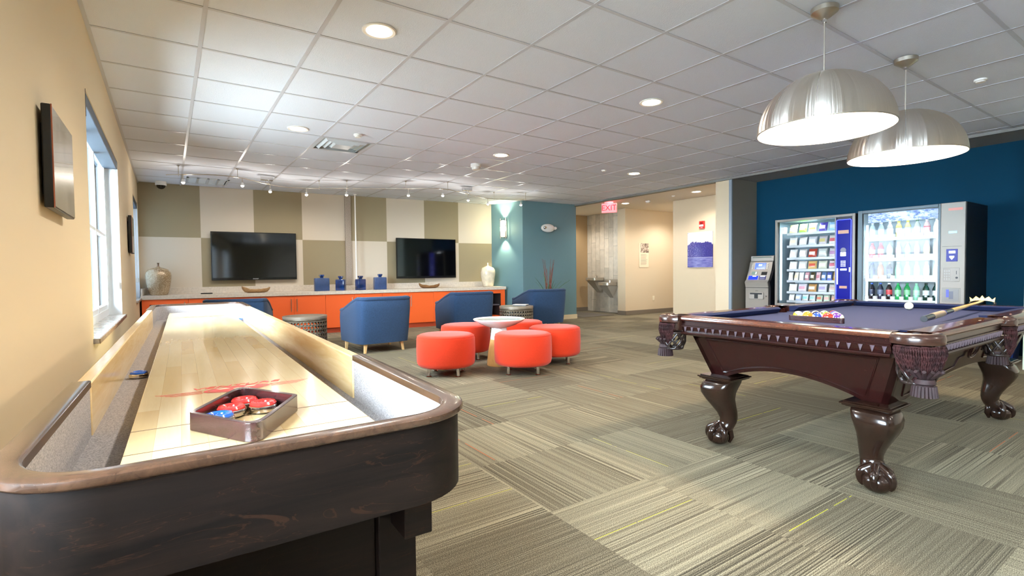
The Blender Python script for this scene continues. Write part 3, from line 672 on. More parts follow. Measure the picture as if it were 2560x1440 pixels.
for sy in (-1, 1):
    for a, b in ((-HL + CUT, -SC_), (SC_, HL - CUT)):
        if sy < 0: seg((a, -HWD), (b, -HWD), (0, 1), 26)
        else: seg((b, HWD), (a, HWD), (0, -1), 26)
# diamonds on the rails
for sy in (-1, 1):
    for k in (-3, -2, -1, 1, 2, 3):
        x = k * 0.29; G().loft([[(x + 0.012, sy * (HWD - 0.05), z), (x, sy * (HWD - 0.05) + 0.006, z), (x - 0.012, sy * (HWD - 0.05), z), (x, sy * (HWD - 0.05) - 0.006, z)] for z in (0.7925, 0.7936)]).obj('rail_diamond', mat('pearl_inlay', (232, 226, 212), 0.2), pt, smooth=0)
# pockets
def pocket_meshes(corner):
    """meshes in a frame whose +x points outward, origin at the pocket's rim centre line"""
    rr, amax = (0.078, R(88)) if corner else (0.058, R(86)); out = {}
    th = [-amax + 2 * amax * k / 24 for k in range(25)]
    sec = [(-0.022, 0.752), (-0.022, 0.789), (-0.014, 0.7955), (0.006, 0.797), (0.020, 0.790), (0.025, 0.775), (0.022, 0.752), (0.0, 0.746)]
    g = G(); g.loft([[((rr + o) * math.cos(a) * (1 if corner else 0.85), (rr + o) * math.sin(a), z) for o, z in sec] for a in th]); out['pocket_cap'] = g.mesh('pocket_cap', LEATHER, 60)
    ncord = 32 if corner else 16; span = R(78) if corner else R(66); Ld = 0.158 if corner else 0.165; g = G()
    for layer in range(2 if corner else 1):
        for k in range(ncord):
            u = (k + 0.5) / ncord * 2 - 1; a = u * span; L_ = Ld * (1 - 0.22 * abs(u) ** 1.8) * (0.97 + 0.05 * math.sin(k * 2.3)) * (0.72 if layer else 1)
            pts = []
            for i in range(15):
                t = i / 14; z = 0.745 - L_ * t; sh = 1 - 0.28 * t ** 2.2
                ra = rr + 0.012 + 0.010 * math.sin(t * PI) - 0.022 * t * t + 0.006 * layer + 0.002 * math.sin(k * 1.7)
                pts.append((ra * math.cos(a * sh) * (1 if corner else 0.85), ra * math.sin(a * sh), z))
            g.tube(pts, 0.0042, 6, sq=0.55, twist=1.05)
    out['fringe'] = g.mesh('fringe', ROPE, 70)
    g = G(); g.tube([((rr + 0.018) * math.cos(a) * (1 if corner else 0.85), (rr + 0.018) * math.sin(a), 0.742) for a in th[2:-2]], 0.006, 6, sq=0.7, twist=0.9)
    g.tube([((rr + 0.016) * math.cos(a) * (1 if corner else 0.85), (rr + 0.016) * math.sin(a), 0.734) for a in th[2:-2]], 0.005, 6, sq=0.7, twist=-0.9); out['fringe_braid'] = g.mesh('fringe_braid', ROPE, 70)
    # net bag of straps below
    g = G(); nb = 7; rb = 0.070 if corner else 0.06; cx = 0.015 if corner else -0.01
    def bp(a, t): q = rb * (1.0 - 0.05 * t - 0.55 * max(0, t - 0.55) ** 1.2); return (cx + q * math.cos(a), q * math.sin(a), 0.685 - 0.10 * t)
    for k in range(nb):
        for sg in (-1, 1): g.tube([bp(2 * PI * k / nb + sg * t * 1.1, t) for t in [i / 9 for i in range(10)]], 0.0065, 6)
    for t in (0.0, 0.98): g.tube([bp(2 * PI * j / 20, t) for j in range(20)], 0.008, 6, closed=True)
    out['net_bag'] = g.mesh('net_bag', mat('black_net_leather', (34, 24, 22), 0.35, coat=0.3), 60)
    g = G(); zt = 0.592 if corner else 0.588; tx_ = cx + (0.02 if corner else 0)
    if corner:
        for j in range(14): a = 2 * PI * j / 14; g.tube([(tx_ + 0.03 + 0.055 * math.cos(a) * q, 0.065 * math.sin(a) * q, zt + 0.055 - 0.05 * (1 - q)) for q in (1.0, 0.7, 0.4)], 0.008, 6)
    g.lathe([(0.001, 0.02), (0.034, 0.018), (0.040, 0.0), (0.032, -0.006), (0.040, -0.014)], 18, (tx_ + (0.03 if corner else 0), 0, zt))
    for j in range(20): a = 2 * PI * j / 20; g.tube([(tx_ + (0.03 if corner else 0) + 0.036 * math.cos(a), 0.036 * math.sin(a), zt - 0.01), (tx_ + (0.03 if corner else 0) + 0.042 * math.cos(a), 0.042 * math.sin(a), zt - 0.055)], 0.0065, 5)
    out['tassel'] = g.mesh('tassel', mat('burgundy_tassel', (36, 16, 19), 0.7, noise=0.2, nscale=60), 60)
    g = G(); rl = rr - 0.02; g.lathe([(rl, 0.79), (rl, 0.74), (rl * 0.9, 0.70)], 24, a0=-PI, a1=PI); out['pocket_liner'] = g.mesh('pocket_liner', LEATHER, 60)
    return out
for corner, spots in ((True, [(sx * (HL - 0.050), sy * (HWD - 0.050), math.atan2(sy, sx)) for sx in (-1, 1) for sy in (-1, 1)]), (False, [(0, -HWD + 0.032, -PI / 2), (0, HWD - 0.032, PI / 2)])):
    pm = pocket_meshes(corner)
    for x, y, a in spots:
        for nm, me in pm.items(): link(nm, me, pt, (x, y, 0), a)
# cabinet apron: four tapered panels with an arched lower edge
ZT, ZB, ZA = 0.678, 0.425, 0.508
def inx(z): return 0.115 + 0.085 * (ZT - z) / (ZT - ZB)
def low(u):                     # u in -1..1 along the side
    a = abs(u)
    if a > 0.80: return ZB
    if a > 0.70: v = (0.80 - a) / 0.10; return ZB + 0.018 * v
    v = (0.70 - a) / 0.70; return ZB + 0.018 + (ZA - ZB - 0.018) * math.sin(min(1, v * 1.0) * PI / 2) ** 0.9
def apron(half, off, ang):
    def P(u, z, d=0.0):
        i = inx(z); return (u * (half - i), -(off - i) - d, z)
    n = 40; fr, bk = [], []
    for k in range(n + 1):
        u = -1 + 2 * k / n; zl = low(u); fr.append([P(u, ZT), P(u, (ZT * 0.5 + zl * 0.5)), P(u, zl)]); bk.append([P(u, ZT, -0.03), P(u, zl, -0.03)])
    rings = [[f[0], f[1], f[2], b[1], b[0]] for f, b in zip(fr, bk)]
    g = G().loft(rings); m = Matrix.Rotation(ang, 4, 'Z'); g.mark = 0; g.xf(m); ap = g.obj('apron', MAH, pt, smooth=40)
    # raised line moulding
    def mould(path, r=0.0035):
        q = [P(u, z, 0.0015) for u, z in path]; q = [tuple(m @ Vector(p)) for p in q]; G().tube(q, r, 6).obj('panel_moulding', MAH, ap)
    if half < 1.0:
        path = [(-0.84, 0.655), (0.84, 0.655), (0.80, 0.455)] + [(0.80 - 1.60 * k / 36, max(low(0.80 - 1.60 * k / 36) + 0.022, 0.455)) for k in range(1, 37)] + [(-0.84, 0.655)]
        mould(path); mould([(u * 0.985, z - 0.004 if z > 0.6 else z + 0.004) for u, z in path], 0.002)
    else:
        for sx in (-1, 1):
            path = [(sx * 0.15, 0.655), (sx * 0.15, 0.585), (sx * 0.22, 0.575)] + [(sx * (0.24 + 0.62 * k / 20), max(min(0.57, low(0.24 + 0.62 * k / 20) + 0.03), 0.455)) for k in range(21)] + [(sx * 0.91, 0.655)]
            mould(path, 0.005)
            mould([(sx * 0.125, 0.655), (sx * 0.125, 0.60)], 0.004)
        path = [(0.07 * math.cos(PI + PI * k / 16), 0.60 + 0.045 * math.sin(PI + PI * k / 16)) for k in range(17)]
        mould([(-0.075, 0.655)] + path + [(0.075, 0.655)], 0.006); mould([(u * 0.6, z + 0.012) for u, z in [(-0.075, 0.645)] + path + [(0.075, 0.645)]], 0.004)
apron(HWD, HL, -PI / 2); apron(HWD, HL, PI / 2); apron(HL, HWD, 0); apron(HL, HWD, PI)
# claw and ball legs (frame: +x is the outward diagonal)
def leg_mesh():
    g = G()
    def sup(cx, hw, z, e=2.6, n=20, skew=0.0):
        out = []
        for j in range(n):
            a = 2 * PI * (j + 0.5) / n + PI / 4; c, s2 = math.cos(a), math.sin(a)
            out.append((cx + hw * math.copysign(abs(c) ** (2 / e), c), hw * math.copysign(abs(s2) ** (2 / e), s2), z))
        # square faces parallel to the table sides: rotate 45 degrees
        q = math.sqrt(0.5); return [(cx + (p[0] - cx) * q - p[1] * q, (p[0] - cx) * q + p[1] * q, z) for p in out]
    rings = [sup(0.0, 0.083, 0.402, 5), sup(0.012, 0.090, 0.385, 5), sup(0.028, 0.094, 0.355, 4), sup(0.034, 0.089, 0.32, 3.4), sup(0.024, 0.077, 0.28, 3), sup(0.004, 0.066, 0.24, 2.8),
             sup(-0.016, 0.056, 0.20, 2.5), sup(-0.026, 0.049, 0.165, 2.4), sup(-0.024, 0.047, 0.14, 2.3), sup(-0.008, 0.053, 0.118, 2.2), sup(0.010, 0.060, 0.10, 2.1), sup(0.02, 0.055, 0.085, 2)]
    g.loft(rings)
    g.sphere((0.034, 0, 0.052), (0.066, 0.066, 0.052), 20, 12)
    for k in range(4):
        a = R(-105 + 70 * k) if True else 0; c, s2 = math.cos(a), math.sin(a)
        pts = []; rad = []
        for i in range(9):
            t = i / 8; ph = R(78 - 108 * t); q = 0.073 if t < 0.75 else 0.067
            pts.append((0.034 + q * math.cos(ph) * c - 0.012 * (1 - t), q * math.cos(ph) * s2, 0.054 + 0.062 * math.sin(ph) + 0.004)); rad.append((0.023, 0.021, 0.019, 0.0225, 0.019, 0.015, 0.017, 0.013, 0.006)[i])
        g.tube(pts, rad, 10)
    pts = [(0.0, 0, 0.11), (-0.03, 0, 0.085), (-0.042, 0, 0.045), (-0.03, 0, 0.012)]; g.tube(pts, [0.03, 0.024, 0.016, 0.008], 10)
    return g.mesh('leg', MAHD, 50)
LEGM = leg_mesh(); cg = G()
for w, z0, z1 in ((0.092, 0.402, 0.408), (0.104, 0.408, 0.416), (0.112, 0.416, 0.424), (0.100, 0.424, 0.430)): cg.box(-w, w, -w, w, z0, z1)
CAPM = cg.mesh('leg_cap', MAHD, 0)
for sx in (-1, 1):
    for sy in (-1, 1):
        x, y = sx * 0.985, sy * 0.40; a = math.atan2(sy, sx)
        lg = link('leg', LEGM, pt, (x, y, 0), a)
        cp = link('leg_cap', CAPM, lg, (0, 0, 0), -a); cp.modifiers.new('edge', 'BEVEL').width = 0.0025
# balls, rack and bridge
BCOL = {1: (240, 190, 40), 2: (30, 60, 160), 3: (205, 40, 30), 4: (80, 40, 120), 5: (236, 112, 30), 6: (20, 110, 70), 7: (130, 30, 36), 8: (14, 14, 16)}
BNAME = {1: 'yellow', 2: 'blue', 3: 'red', 4: 'purple', 5: 'orange', 6: 'green', 7: 'maroon', 8: 'black'}
IVORY = mat('ball_ivory', (242, 234, 210), 0.1, coat=0.6)
def ball(loc, n, label, rot):
    g = G(); g.sphere((0, 0, 0), 0.0286, 24, 16); ms = [IVORY]
    if n: ms = [IVORY, mat('ball_' + BNAME[(n - 1) % 8 + 1], BCOL[(n - 1) % 8 + 1], 0.1, coat=0.6)]
    if n:
        k = 0
        for i in range(16):
            for j in range(24):
                z = -math.cos(PI * (i + 0.5) / 16); g.mi[k] = 1 if (n <= 8 and i not in (0, 15)) or (n > 8 and abs(z) < 0.55) else 0; k += 1
    o = g.obj('billiard_ball', ms, None, smooth=60, loc=loc); o.rotation_euler = rot
    return tag(o, label, 'billiard ball', 'billiard balls on the pool table')
RKX, RKY = 3.245, 1.50; BZ2 = 0.752 + 0.0288
rk = thing('ball_rack', 'dark wooden triangle rack around the coloured balls on navy cloth', 'ball rack', (RKX, RKY, 0.7522), 0)
D = 0.0575; rows = 5
apex = D * 4 * math.sqrt(3) / 2
tri_c = [(-0.041, -2 * D - 0.055), (apex + 0.072, 0.0), (-0.041, 2 * D + 0.055)]
tri_o = rounded(tri_c, (0.04, 0.04, 0.04)); tri_i = rounded(inset(tri_c, 0.010), (0.034, 0.034, 0.034))
G().loft([[(x, y, z) for x, y in q] for q, z in ((tri_i, 0.0), (tri_i, 0.032), (tri_o, 0.032), (tri_o, 0.0))], cap=False, closed=True).obj('triangle_frame', PURP, rk, bevel=0.0015)
order = [9, 5, 10, 3, 12, 13, 8, 1, 4, 14, 6, 15, 11, 2, 7]; idx = 0; rt = random.Random(11)
rown = ('nearest', 'second', 'third', 'fourth', 'apex'); posn = {1: ('only',), 2: ('left', 'right'), 3: ('left', 'middle', 'right'), 4: ('left', 'middle left', 'middle right', 'right'), 5: ('leftmost', 'second from left', 'middle', 'second from right', 'rightmost')}
for r_ in range(5):
    k = 5 - r_
    for q in range(k):
        n = order[idx]; idx += 1
        y = ((k - 1) / 2 - q) * D; x = r_ * D * 0.8661
        kind = ('solid ' if n <= 8 else 'striped ') + BNAME[(n - 1) % 8 + 1]
        ball((RKX + x, RKY + y, BZ2), n, '%s ball, %s in the %s row of the triangle rack' % (kind, posn[k][q], rown[r_]), (rt.uniform(0, 6), rt.uniform(0, 6), rt.uniform(0, 6)))
ball((4.66, 1.50, BZ2), 0, 'plain ivory cue ball alone on the navy cloth', (0, 0, 0))
bs = thing('bridge_stick', 'wooden mechanical bridge with grey grip lying on the pool table', 'bridge stick', (3.33, 1.005, 0.785))
p0, p1 = Vector((0, 0, 0.012)), Vector((1.73, 0.165, 0.030)); d = (p1 - p0).normalized()
AL = lambda t: tuple(p0 + (p1 - p0) * t)
G().tube([AL(0), AL(0.09), AL(0.10), AL(0.20), AL(0.21), AL(0.385)], [0.0165, 0.0165, 0.0175, 0.0172, 0.0152, 0.0135], 14).obj('butt', mat('black_lacquer_butt', (38, 40, 44), 0.25, coat=0.4), bs)
G().tube([AL(0.10), AL(0.255)], [0.0182, 0.0172], 14).obj('grip_wrap', mat('taupe_linen_wrap', (142, 126, 106), 0.8), bs)
G().tube([AL(0.255), AL(0.262)], [0.0178, 0.0175], 14).obj('ring_band', mat('blue_ring', (60, 70, 190), 0.2), bs)
G().tube([AL(0.385), AL(1.0)], [0.0135, 0.0065], 14).obj('shaft', wood_mat('maple_shaft', (214, 166, 92), (234, 196, 126), 0.3, 0.4, 0, 1.0), bs)
hd0 = [(-0.095, -0.018), (-0.10, 0.03), (-0.075, 0.008), (-0.05, 0.038), (-0.02, 0.016), (0.0, 0.046), (0.02, 0.016), (0.05, 0.038), (0.075, 0.008), (0.10, 0.03), (0.095, -0.018), (0.06, -0.008), (0.0, -0.004), (-0.06, -0.008)]
hd = [(x * 0.72, z * 0.8) for x, z in hd0]
e = Vector((-d.y, d.x, 0)).normalized(); bp_ = Vector(AL(0.985)) + Vector((0, 0, 0.008))
G().loft([[tuple(bp_ + e * x + Vector((0, 0, z)) + d * q) for x, z in hd] for q in (0, 0.012)]).obj('bridge_head', mat('brass_bridge', (226, 190, 110), 0.25, 0.9), bs, bevel=0.002)
for sx in (-1, 1): G().sphere(tuple(bp_ + e * 0.068 * sx + Vector((0, 0, -0.022)) + d * 0.006), (0.009, 0.009, 0.012), 10, 8).obj('bridge_foot', BLACK, bs)
# ================================================================ CABINETS AND TELEVISION WALL
ORANGE = mat('orange_laminate', (232, 98, 40), 0.4, bump=0.02, bscale=300); ORED = mat('orange_kick', (178, 66, 32), 0.5); DARKIN = mat('dark_cubby', (40, 34, 34), 0.7)
COUNTER = mat('pale_grey_laminate', (206, 196, 182), 0.35, noise=0.05, nscale=30)
def tvthing(name, label, cat, s, v, z=0.0, group=None, rz=0.0): return thing(name, label, cat, tuple(tvp(s, v, z)), TR + rz, group)
CG = 'orange base cabinets under the televisions'
seams = [0.68, 1.72, 2.77, 3.80, 4.83, 5.86]
cl = ['orange two-door cabinet mostly hidden behind the end of the shuffleboard table', 'orange two-door cabinet behind the left perforated drum table', 'orange two-door cabinet below the middle of the blue bottles', 'orange two-door cabinet below the left edge of the right television', 'orange two-door cabinet below the right television and driftwood bowl']
for k in range(5):
    a, b = seams[k], seams[k + 1]; w = b - a
    t = tvthing('base_cabinet', cl[k], 'cabinet', a, 0.0, group=CG)
    G().box(0.001, w - 0.001, -0.49, -0.02, 0.09, 0.698).obj('body', ORANGE, t, smooth=0)
    G().box(0.001, w - 0.001, -0.47, -0.05, 0.0, 0.09).obj('toe_kick', ORED, t, smooth=0)
    for q in range(2):
        x0, x1 = w * q / 2 + 0.002, w * (q + 1) / 2 - 0.002
        dr = G().box(x0, x1, -0.51, -0.49, 0.094, 0.694).obj('door', ORANGE, t, smooth=0, bevel=0.0015)
        hx = x1 - 0.045 if q == 0 else x0 + 0.045
        G().tube([(hx, -0.53, 0.42), (hx, -0.53, 0.64)], 0.006, 8).cyl((hx, -0.53, 0.45), 0.004, 0.022, 8, axis=1).cyl((hx, -0.53, 0.61), 0.004, 0.022, 8, axis=1).obj('handle', STEEL, dr)
for a, b, lb in ((0.07, 0.68, 'open fronted orange cabinet at the left end by the window'), (5.86, 6.46, 'open fronted orange cabinet at the right end by the teal wall')):
    w = b - a; t = tvthing('end_cabinet', lb, 'cabinet', a, 0.0, group=CG)
    g = G(); g.box(0.001, 0.10, -0.51, -0.02, 0.09, 0.698).box(w - 0.10, w - 0.001, -0.51, -0.02, 0.09, 0.698).box(0.10, w - 0.10, -0.51, -0.02, 0.62, 0.698).box(0.10, w - 0.10, -0.51, -0.02, 0.09, 0.14)
    g.obj('frame', ORANGE, t, smooth=0); G().box(0.10, w - 0.10, -0.06, -0.03, 0.14, 0.62).box(0.101, 0.103, -0.50, -0.03, 0.14, 0.62).box(w - 0.103, w - 0.101, -0.50, -0.03, 0.14, 0.62).obj('back_panel', DARKIN, t, smooth=0)
    G().box(0.103, w - 0.103, -0.45, -0.06, 0.36, 0.38).obj('shelf', mat('cubby_shelf', (90, 84, 92), 0.6), t, smooth=0)
    G().box(0.001, w - 0.001, -0.47, -0.05, 0.0, 0.09).obj('toe_kick', ORED, t, smooth=0)
    if a < 1: G().tube([(w - 0.05, -0.53, 0.53), (w - 0.05, -0.53, 0.65)], 0.006, 8).cyl((w - 0.05, -0.53, 0.59), 0.004, 0.022, 8, axis=1).obj('handle', STEEL, t)
ct = tvthing('countertop', 'long pale grey laminate counter along the television wall', 'countertop', 0.06, 0.0, 0.70)
G().box(0.0, 6.42, -0.53, -0.001, 0.0, 0.062).obj('worktop', COUNTER, ct, smooth=0, bevel=0.003)
G().box(0.0, 6.34, -0.03, -0.002, 0.062, 0.172).obj('backsplash', COUNTER, ct, smooth=0, bevel=0.002)
G().box(0.0, 0.022, -0.50, -0.03, 0.062, 0.172).obj('side_splash', COUNTER, ct, smooth=0, bevel=0.002)
SCREEN = mat('tv_screen', (4, 5, 7), 0.06, spec=0.8); BEZ = mat('tv_bezel', (10, 10, 11), 0.2)
def tv(s0, s1, z0, z1, label, brand=None, swivel=0.0):
    t = tvthing('television', label, 'television', (s0 + s1) / 2, 0.035 if swivel else 0.0, z0, 'wall televisions', swivel); w = s1 - s0; h = z1 - z0
    G().box(-w / 2, w / 2, -0.085, -0.05, 0, h).obj('housing', BEZ, t, smooth=0, bevel=0.006)
    G().box(-w / 2 + 0.018, w / 2 - 0.018, -0.0865, -0.084, 0.045, h - 0.018).obj('screen', SCREEN, t, smooth=0)
    G().box(-w / 2 + 0.004, w / 2 - 0.004, -0.0875, -0.084, 0.006, 0.036).obj('lower_bezel', mat('tv_lower_bezel', (30, 30, 31), 0.15, 0.4), t, smooth=0)
    G().box(-0.22, 0.22, -0.05, 0.0, h * 0.3, h * 0.7).obj('wall_mount', BLACK, t, smooth=0)
    if brand: text(brand, 0.022, mat('logo_silver', (220, 220, 222), 0.3), t, (0, -0.0878, 0.021), (PI / 2, 0, 0), 'logo', sx=1.4)
tv(1.0, 2.35, 0.98, 1.82, 'large black television on the wall at left, blank screen', 'SHARP')
tv(4.18, 5.51, 0.965, 1.78, 'black television on the wall at right, reflecting blue light', None, -TR)
s = N('mercury_mosaic'); vr = s.n('TexVoronoi'); vr.inputs['Scale'].default_value = 75; s.l(s.obj(), vr.inputs['Vector'])
s.col(s.ramp(vr.outputs['Distance'], [(0.1, (214, 196, 168)), (0.6, (158, 134, 102))])); s.set(Roughness=0.22, Metallic=0.35, Coat_Weight=0.4)
s.bump(vr.outputs['Distance'], 0.5, 0.004); MOSAIC = s.m
PEARL = mat('pearl_glaze', (232, 222, 198), 0.2, 0.15, coat=0.7, noise=0.08, nscale=9)
def vase(s_, v, label, m, k, group):
    t = tvthing('vase', label, 'vase', s_, v, 0.7625, group)
    pr = [(0.001, 0), (0.115, 0), (0.128, 0.02), (0.152, 0.12), (0.172, 0.25), (0.176, 0.31), (0.168, 0.36), (0.14, 0.405), (0.085, 0.43), (0.035, 0.445), (0.02, 0.455)]
    G().lathe([(r * k, z) for r, z in pr], 36).obj('body', m, t, smooth=60)
    G().lathe([(0.02 * k, 0.45), (0.013, 0.465), (0.013, 0.50), (0.018, 0.515), (0.012, 0.515), (0.009, 0.50), (0.009, 0.46)], 16).obj('neck', mat('bronze_neck', (120, 96, 74), 0.35, 0.5) if k > 0.97 else m, t)
vase(0.275, 0.30, 'round mosaic silver vase at the left end of the counter', MOSAIC, 1.0, 'tall vases on the counter ends')
vase(6.17, 0.28, 'slender pearl glazed vase at the right end of the counter', PEARL, 0.92, 'tall vases on the counter ends')
BLUEG = mat('cobalt_glaze', (16, 46, 100), 0.12, coat=0.7, noise=0.2, nscale=12)
BLUEM = mat('slate_blue_glaze', (50, 72, 114), 0.35, coat=0.3, noise=0.1, nscale=12)
def flask(s_, v, w, d, h, rz, m, label):
    t = tvthing('ceramic_bottle', label, 'bottle', s_, v, 0.7625, 'blue square bottles on the counter', rz)
    g = G(); ring = lambda w, d, z, r=0.012: [(x, y, z) for x, y in rrect(w, d, r, 3)]
    g.loft([ring(w * 0.97, d * 0.97, 0), ring(w, d, 0.006), ring(w * 1.01, d, h * 0.55), ring(w, d, h - 0.012), ring(w * 0.96, d * 0.94, h), ring(w * 0.5, d * 0.6, h + 0.004)]); g.obj('body', m, t, smooth=40)
    G().loft([[(x, y, z) for x, y in rrect(q, q * 0.8, 0.01, 3)] for q, z in ((0.062, h), (0.058, h + 0.022), (0.068, h + 0.03), (0.084, h + 0.036), (0.084, h + 0.062), (0.06, h + 0.064), (0.056, h + 0.045))]).obj('neck', BLUEG, t, smooth=40)
flask(2.735, 0.36, 0.255, 0.11, 0.235, R(4), BLUEM, 'widest blue square bottle, leftmost of the four on the counter')
flask(3.07, 0.37, 0.165, 0.12, 0.205, R(-32), BLUEG, 'glossy blue square bottle left of the white pole, turned cornerwise')
flask(3.43, 0.36, 0.175, 0.11, 0.205, R(24), BLUEG, 'glossy blue square bottle right of the white pole')
flask(3.80, 0.36, 0.235, 0.11, 0.235, R(2), BLUEM, 'blue square bottle, rightmost of the four on the counter')
DRIFT = wood_mat('driftwood', (128, 92, 56), (206, 170, 122), 0.6, 0.0, 0, 2.0)
def bowl(s_, v, L_, h, rz, label, m, seed):
    t = tvthing('driftwood_bowl', label, 'bowl', s_, v, 0.7625, 'driftwood bowls on the counter', rz); rn = random.Random(seed); g = G(); n = 28
    jit = [rn.uniform(-1, 1) for _ in range(n)]; jit = [(jit[i - 1] + jit[i] * 2 + jit[(i + 1) % n]) / 4 for i in range(n)]
    prof = [(0.05, 0.0), (0.55, 0.003), (0.8, 0.22), (0.95, 0.55), (1.0, 0.95), (0.94, 1.0), (0.84, 0.7), (0.6, 0.3), (0.05, 0.22)]
    rings = []
    for r, z in prof:
        rw = []
        for j in range(n):
            a = 2 * PI * j / n; e = 1 + 0.10 * jit[j]; up = 1 + (0.55 * max(0, -math.cos(a)) + 0.35 * max(0, math.cos(a)) - 0.38 * abs(math.sin(a)) + 0.25 * jit[j]) * (1 if z > 0.5 else 0.3)
            rw.append((L_ / 2 * r * e * math.cos(a), L_ * 0.27 * r * e * math.sin(a), h * z * up))
        rings.append(rw)
    g.loft(rings); g.obj('bowl_body', m, t, smooth=50)
bowl(1.665, 0.30, 0.45, 0.075, R(3), 'pale driftwood bowl on the counter below the left television', DRIFT, 4)
bowl(4.82, 0.30, 0.43, 0.07, R(-4), 'brown driftwood bowl on the counter below the right television', wood_mat('driftwood_brown', (104, 70, 40), (160, 118, 72), 0.6, 0.0, 0, 2.0), 9)
t = tvthing('remote_control', 'black remote control lying on the counter', 'remote control', 0.93, 0.34, 0.7625)
G().prism(rrect(0.17, 0.045, 0.02, 4), 0, 0.018).obj('shell', BLACK, t, bevel=0.004)
g = G()
for i in range(5):
    for j in range(3): g.cyl((-0.05 + 0.025 * i, -0.012 + 0.012 * j, 0.018), 0.0035, 0.002, 6)
g.obj('buttons', mat('grey_keys', (120, 120, 124), 0.5), t)

# ================================================================ SEATING
DENIM = fabric('denim_tweed', (38, 58, 84), 0.35, 330, 0.35); BEECH = wood_mat('beech_leg', (214, 168, 104), (236, 202, 148), 0.4, 0.2, 2, 1.0)
def chair_proto():
    """tub chair, faces +y, origin on the floor under its middle"""
    t = thing('tub_chair', '', 'armchair', (0, 0, 0), 0, 'blue tub armchairs facing the televisions')
    th = []
    # outline of the shell from left arm front, round the back, to the right arm front
    base = [(-0.375, 0.36), (-0.375, 0.10), (-0.37, -0.14), (-0.345, -0.27), (-0.28, -0.335), (0.0, -0.355), (0.28, -0.335), (0.345, -0.27), (0.37, -0.14), (0.375, 0.10), (0.375, 0.36)]
    pl = smooth_path([(x, y, 0) for x, y in base], 5); n = len(pl)
    def hgt(x, y):
        if y < -0.20: return 0.76
        u = min(1, (y + 0.20) / 0.50); return 0.76 - 0.17 * u ** 0.9
    def shell(off, flare, zf):
        out = []
        for i, (x, y, _) in enumerate(pl):
            a, b = Vector(pl[max(i - 1, 0)][:2]), Vector(pl[min(i + 1, n - 1)][:2]); d = (b - a).normalized(); nn = Vector((-d.y, d.x))  # inward-left
            p = Vector((x, y)) + nn * off; z = zf(x, y); k = flare * (z - 0.13) / 0.62
            back = max(0, min(1, (-y - 0.05) / 0.25)); out.append((p.x * (1 + 0.06 * k), p.y - 0.075 * k * back, z))
        return out
    top = lambda dz: (lambda x, y: hgt(x, y) + dz)
    mid = lambda f: (lambda x, y: 0.13 + (hgt(x, y) - 0.16) * f)
    rings = [shell(0.0, 1, lambda x, y: 0.13), shell(-0.006, 1, mid(0.35)), shell(-0.004, 1, mid(0.75)), shell(0.004, 1, top(-0.055)), shell(0.012, 1, top(-0.045)), shell(0.085, 1, top(-0.05)), shell(0.092, 1, mid(0.6)), shell(0.10, 1, lambda x, y: 0.40), shell(0.10, 1, lambda x, y: 0.15)]
    g = G(); g.loft(rings, cap=False, closed=True, wrap=False); m = len(rings)
    g.f.append(tuple(k * n for k in range(m))); g.f.append(tuple(k * n + n - 1 for k in range(m))[::-1]); g.mi += [0, 0]
    g.obj('shell', DENIM, t, smooth=60)
    roll = shell(0.048, 1, top(-0.032)); G().tube(roll, 0.052, 10, sq=0.62).obj('top_roll', DENIM, t, smooth=60)
    G().box(-0.30, 0.30, -0.27, 0.37, 0.15, 0.30).obj('seat_base', DENIM, t, bevel=0.02)
    G().box(-0.285, 0.285, -0.25, 0.385, 0.30, 0.43).obj('seat_cushion', DENIM, t, bevel=0.04, seg=3)
    for sx in (-1, 1):
        G().loft([[(sx * (0.255 + o) + w * c, -0.255 - o * 0.8 + w * s2, z) for c, s2 in ((1, 1), (-1, 1), (-1, -1), (1, -1))] for w, o, z in ((0.016, 0.02, 0.0), (0.022, 0.0, 0.135))]).obj('leg', BEECH, t, bevel=0.004)
        G().loft([[(sx * (0.315 + o) + w * c, 0.30 + w * s2, z) for c, s2 in ((1, 1), (-1, 1), (-1, -1), (1, -1))] for w, o, z in ((0.016, 0.012, 0.0), (0.024, 0.0, 0.15))]).obj('leg', BEECH, t, bevel=0.004)
    return t
ch = chair_proto(); ch.location = (2.42, 7.00, 0); ch.rotation_euler = (0, 0, R(3)); ch['label'] = 'blue tub armchair standing clear in the middle, back and four pale legs visible'
dup(ch, (4.13, 7.52, 0), R(-4), 'blue tub armchair behind the two left red ottomans, beside the rear drum table')
dup(ch, (5.78, 7.62, 0), R(-6), 'blue tub armchair in front of the teal wall and plant')
dup(ch, (0.80, 7.86, 0), R(-14), 'blue tub armchair half hidden behind the far end of the shuffleboard table')
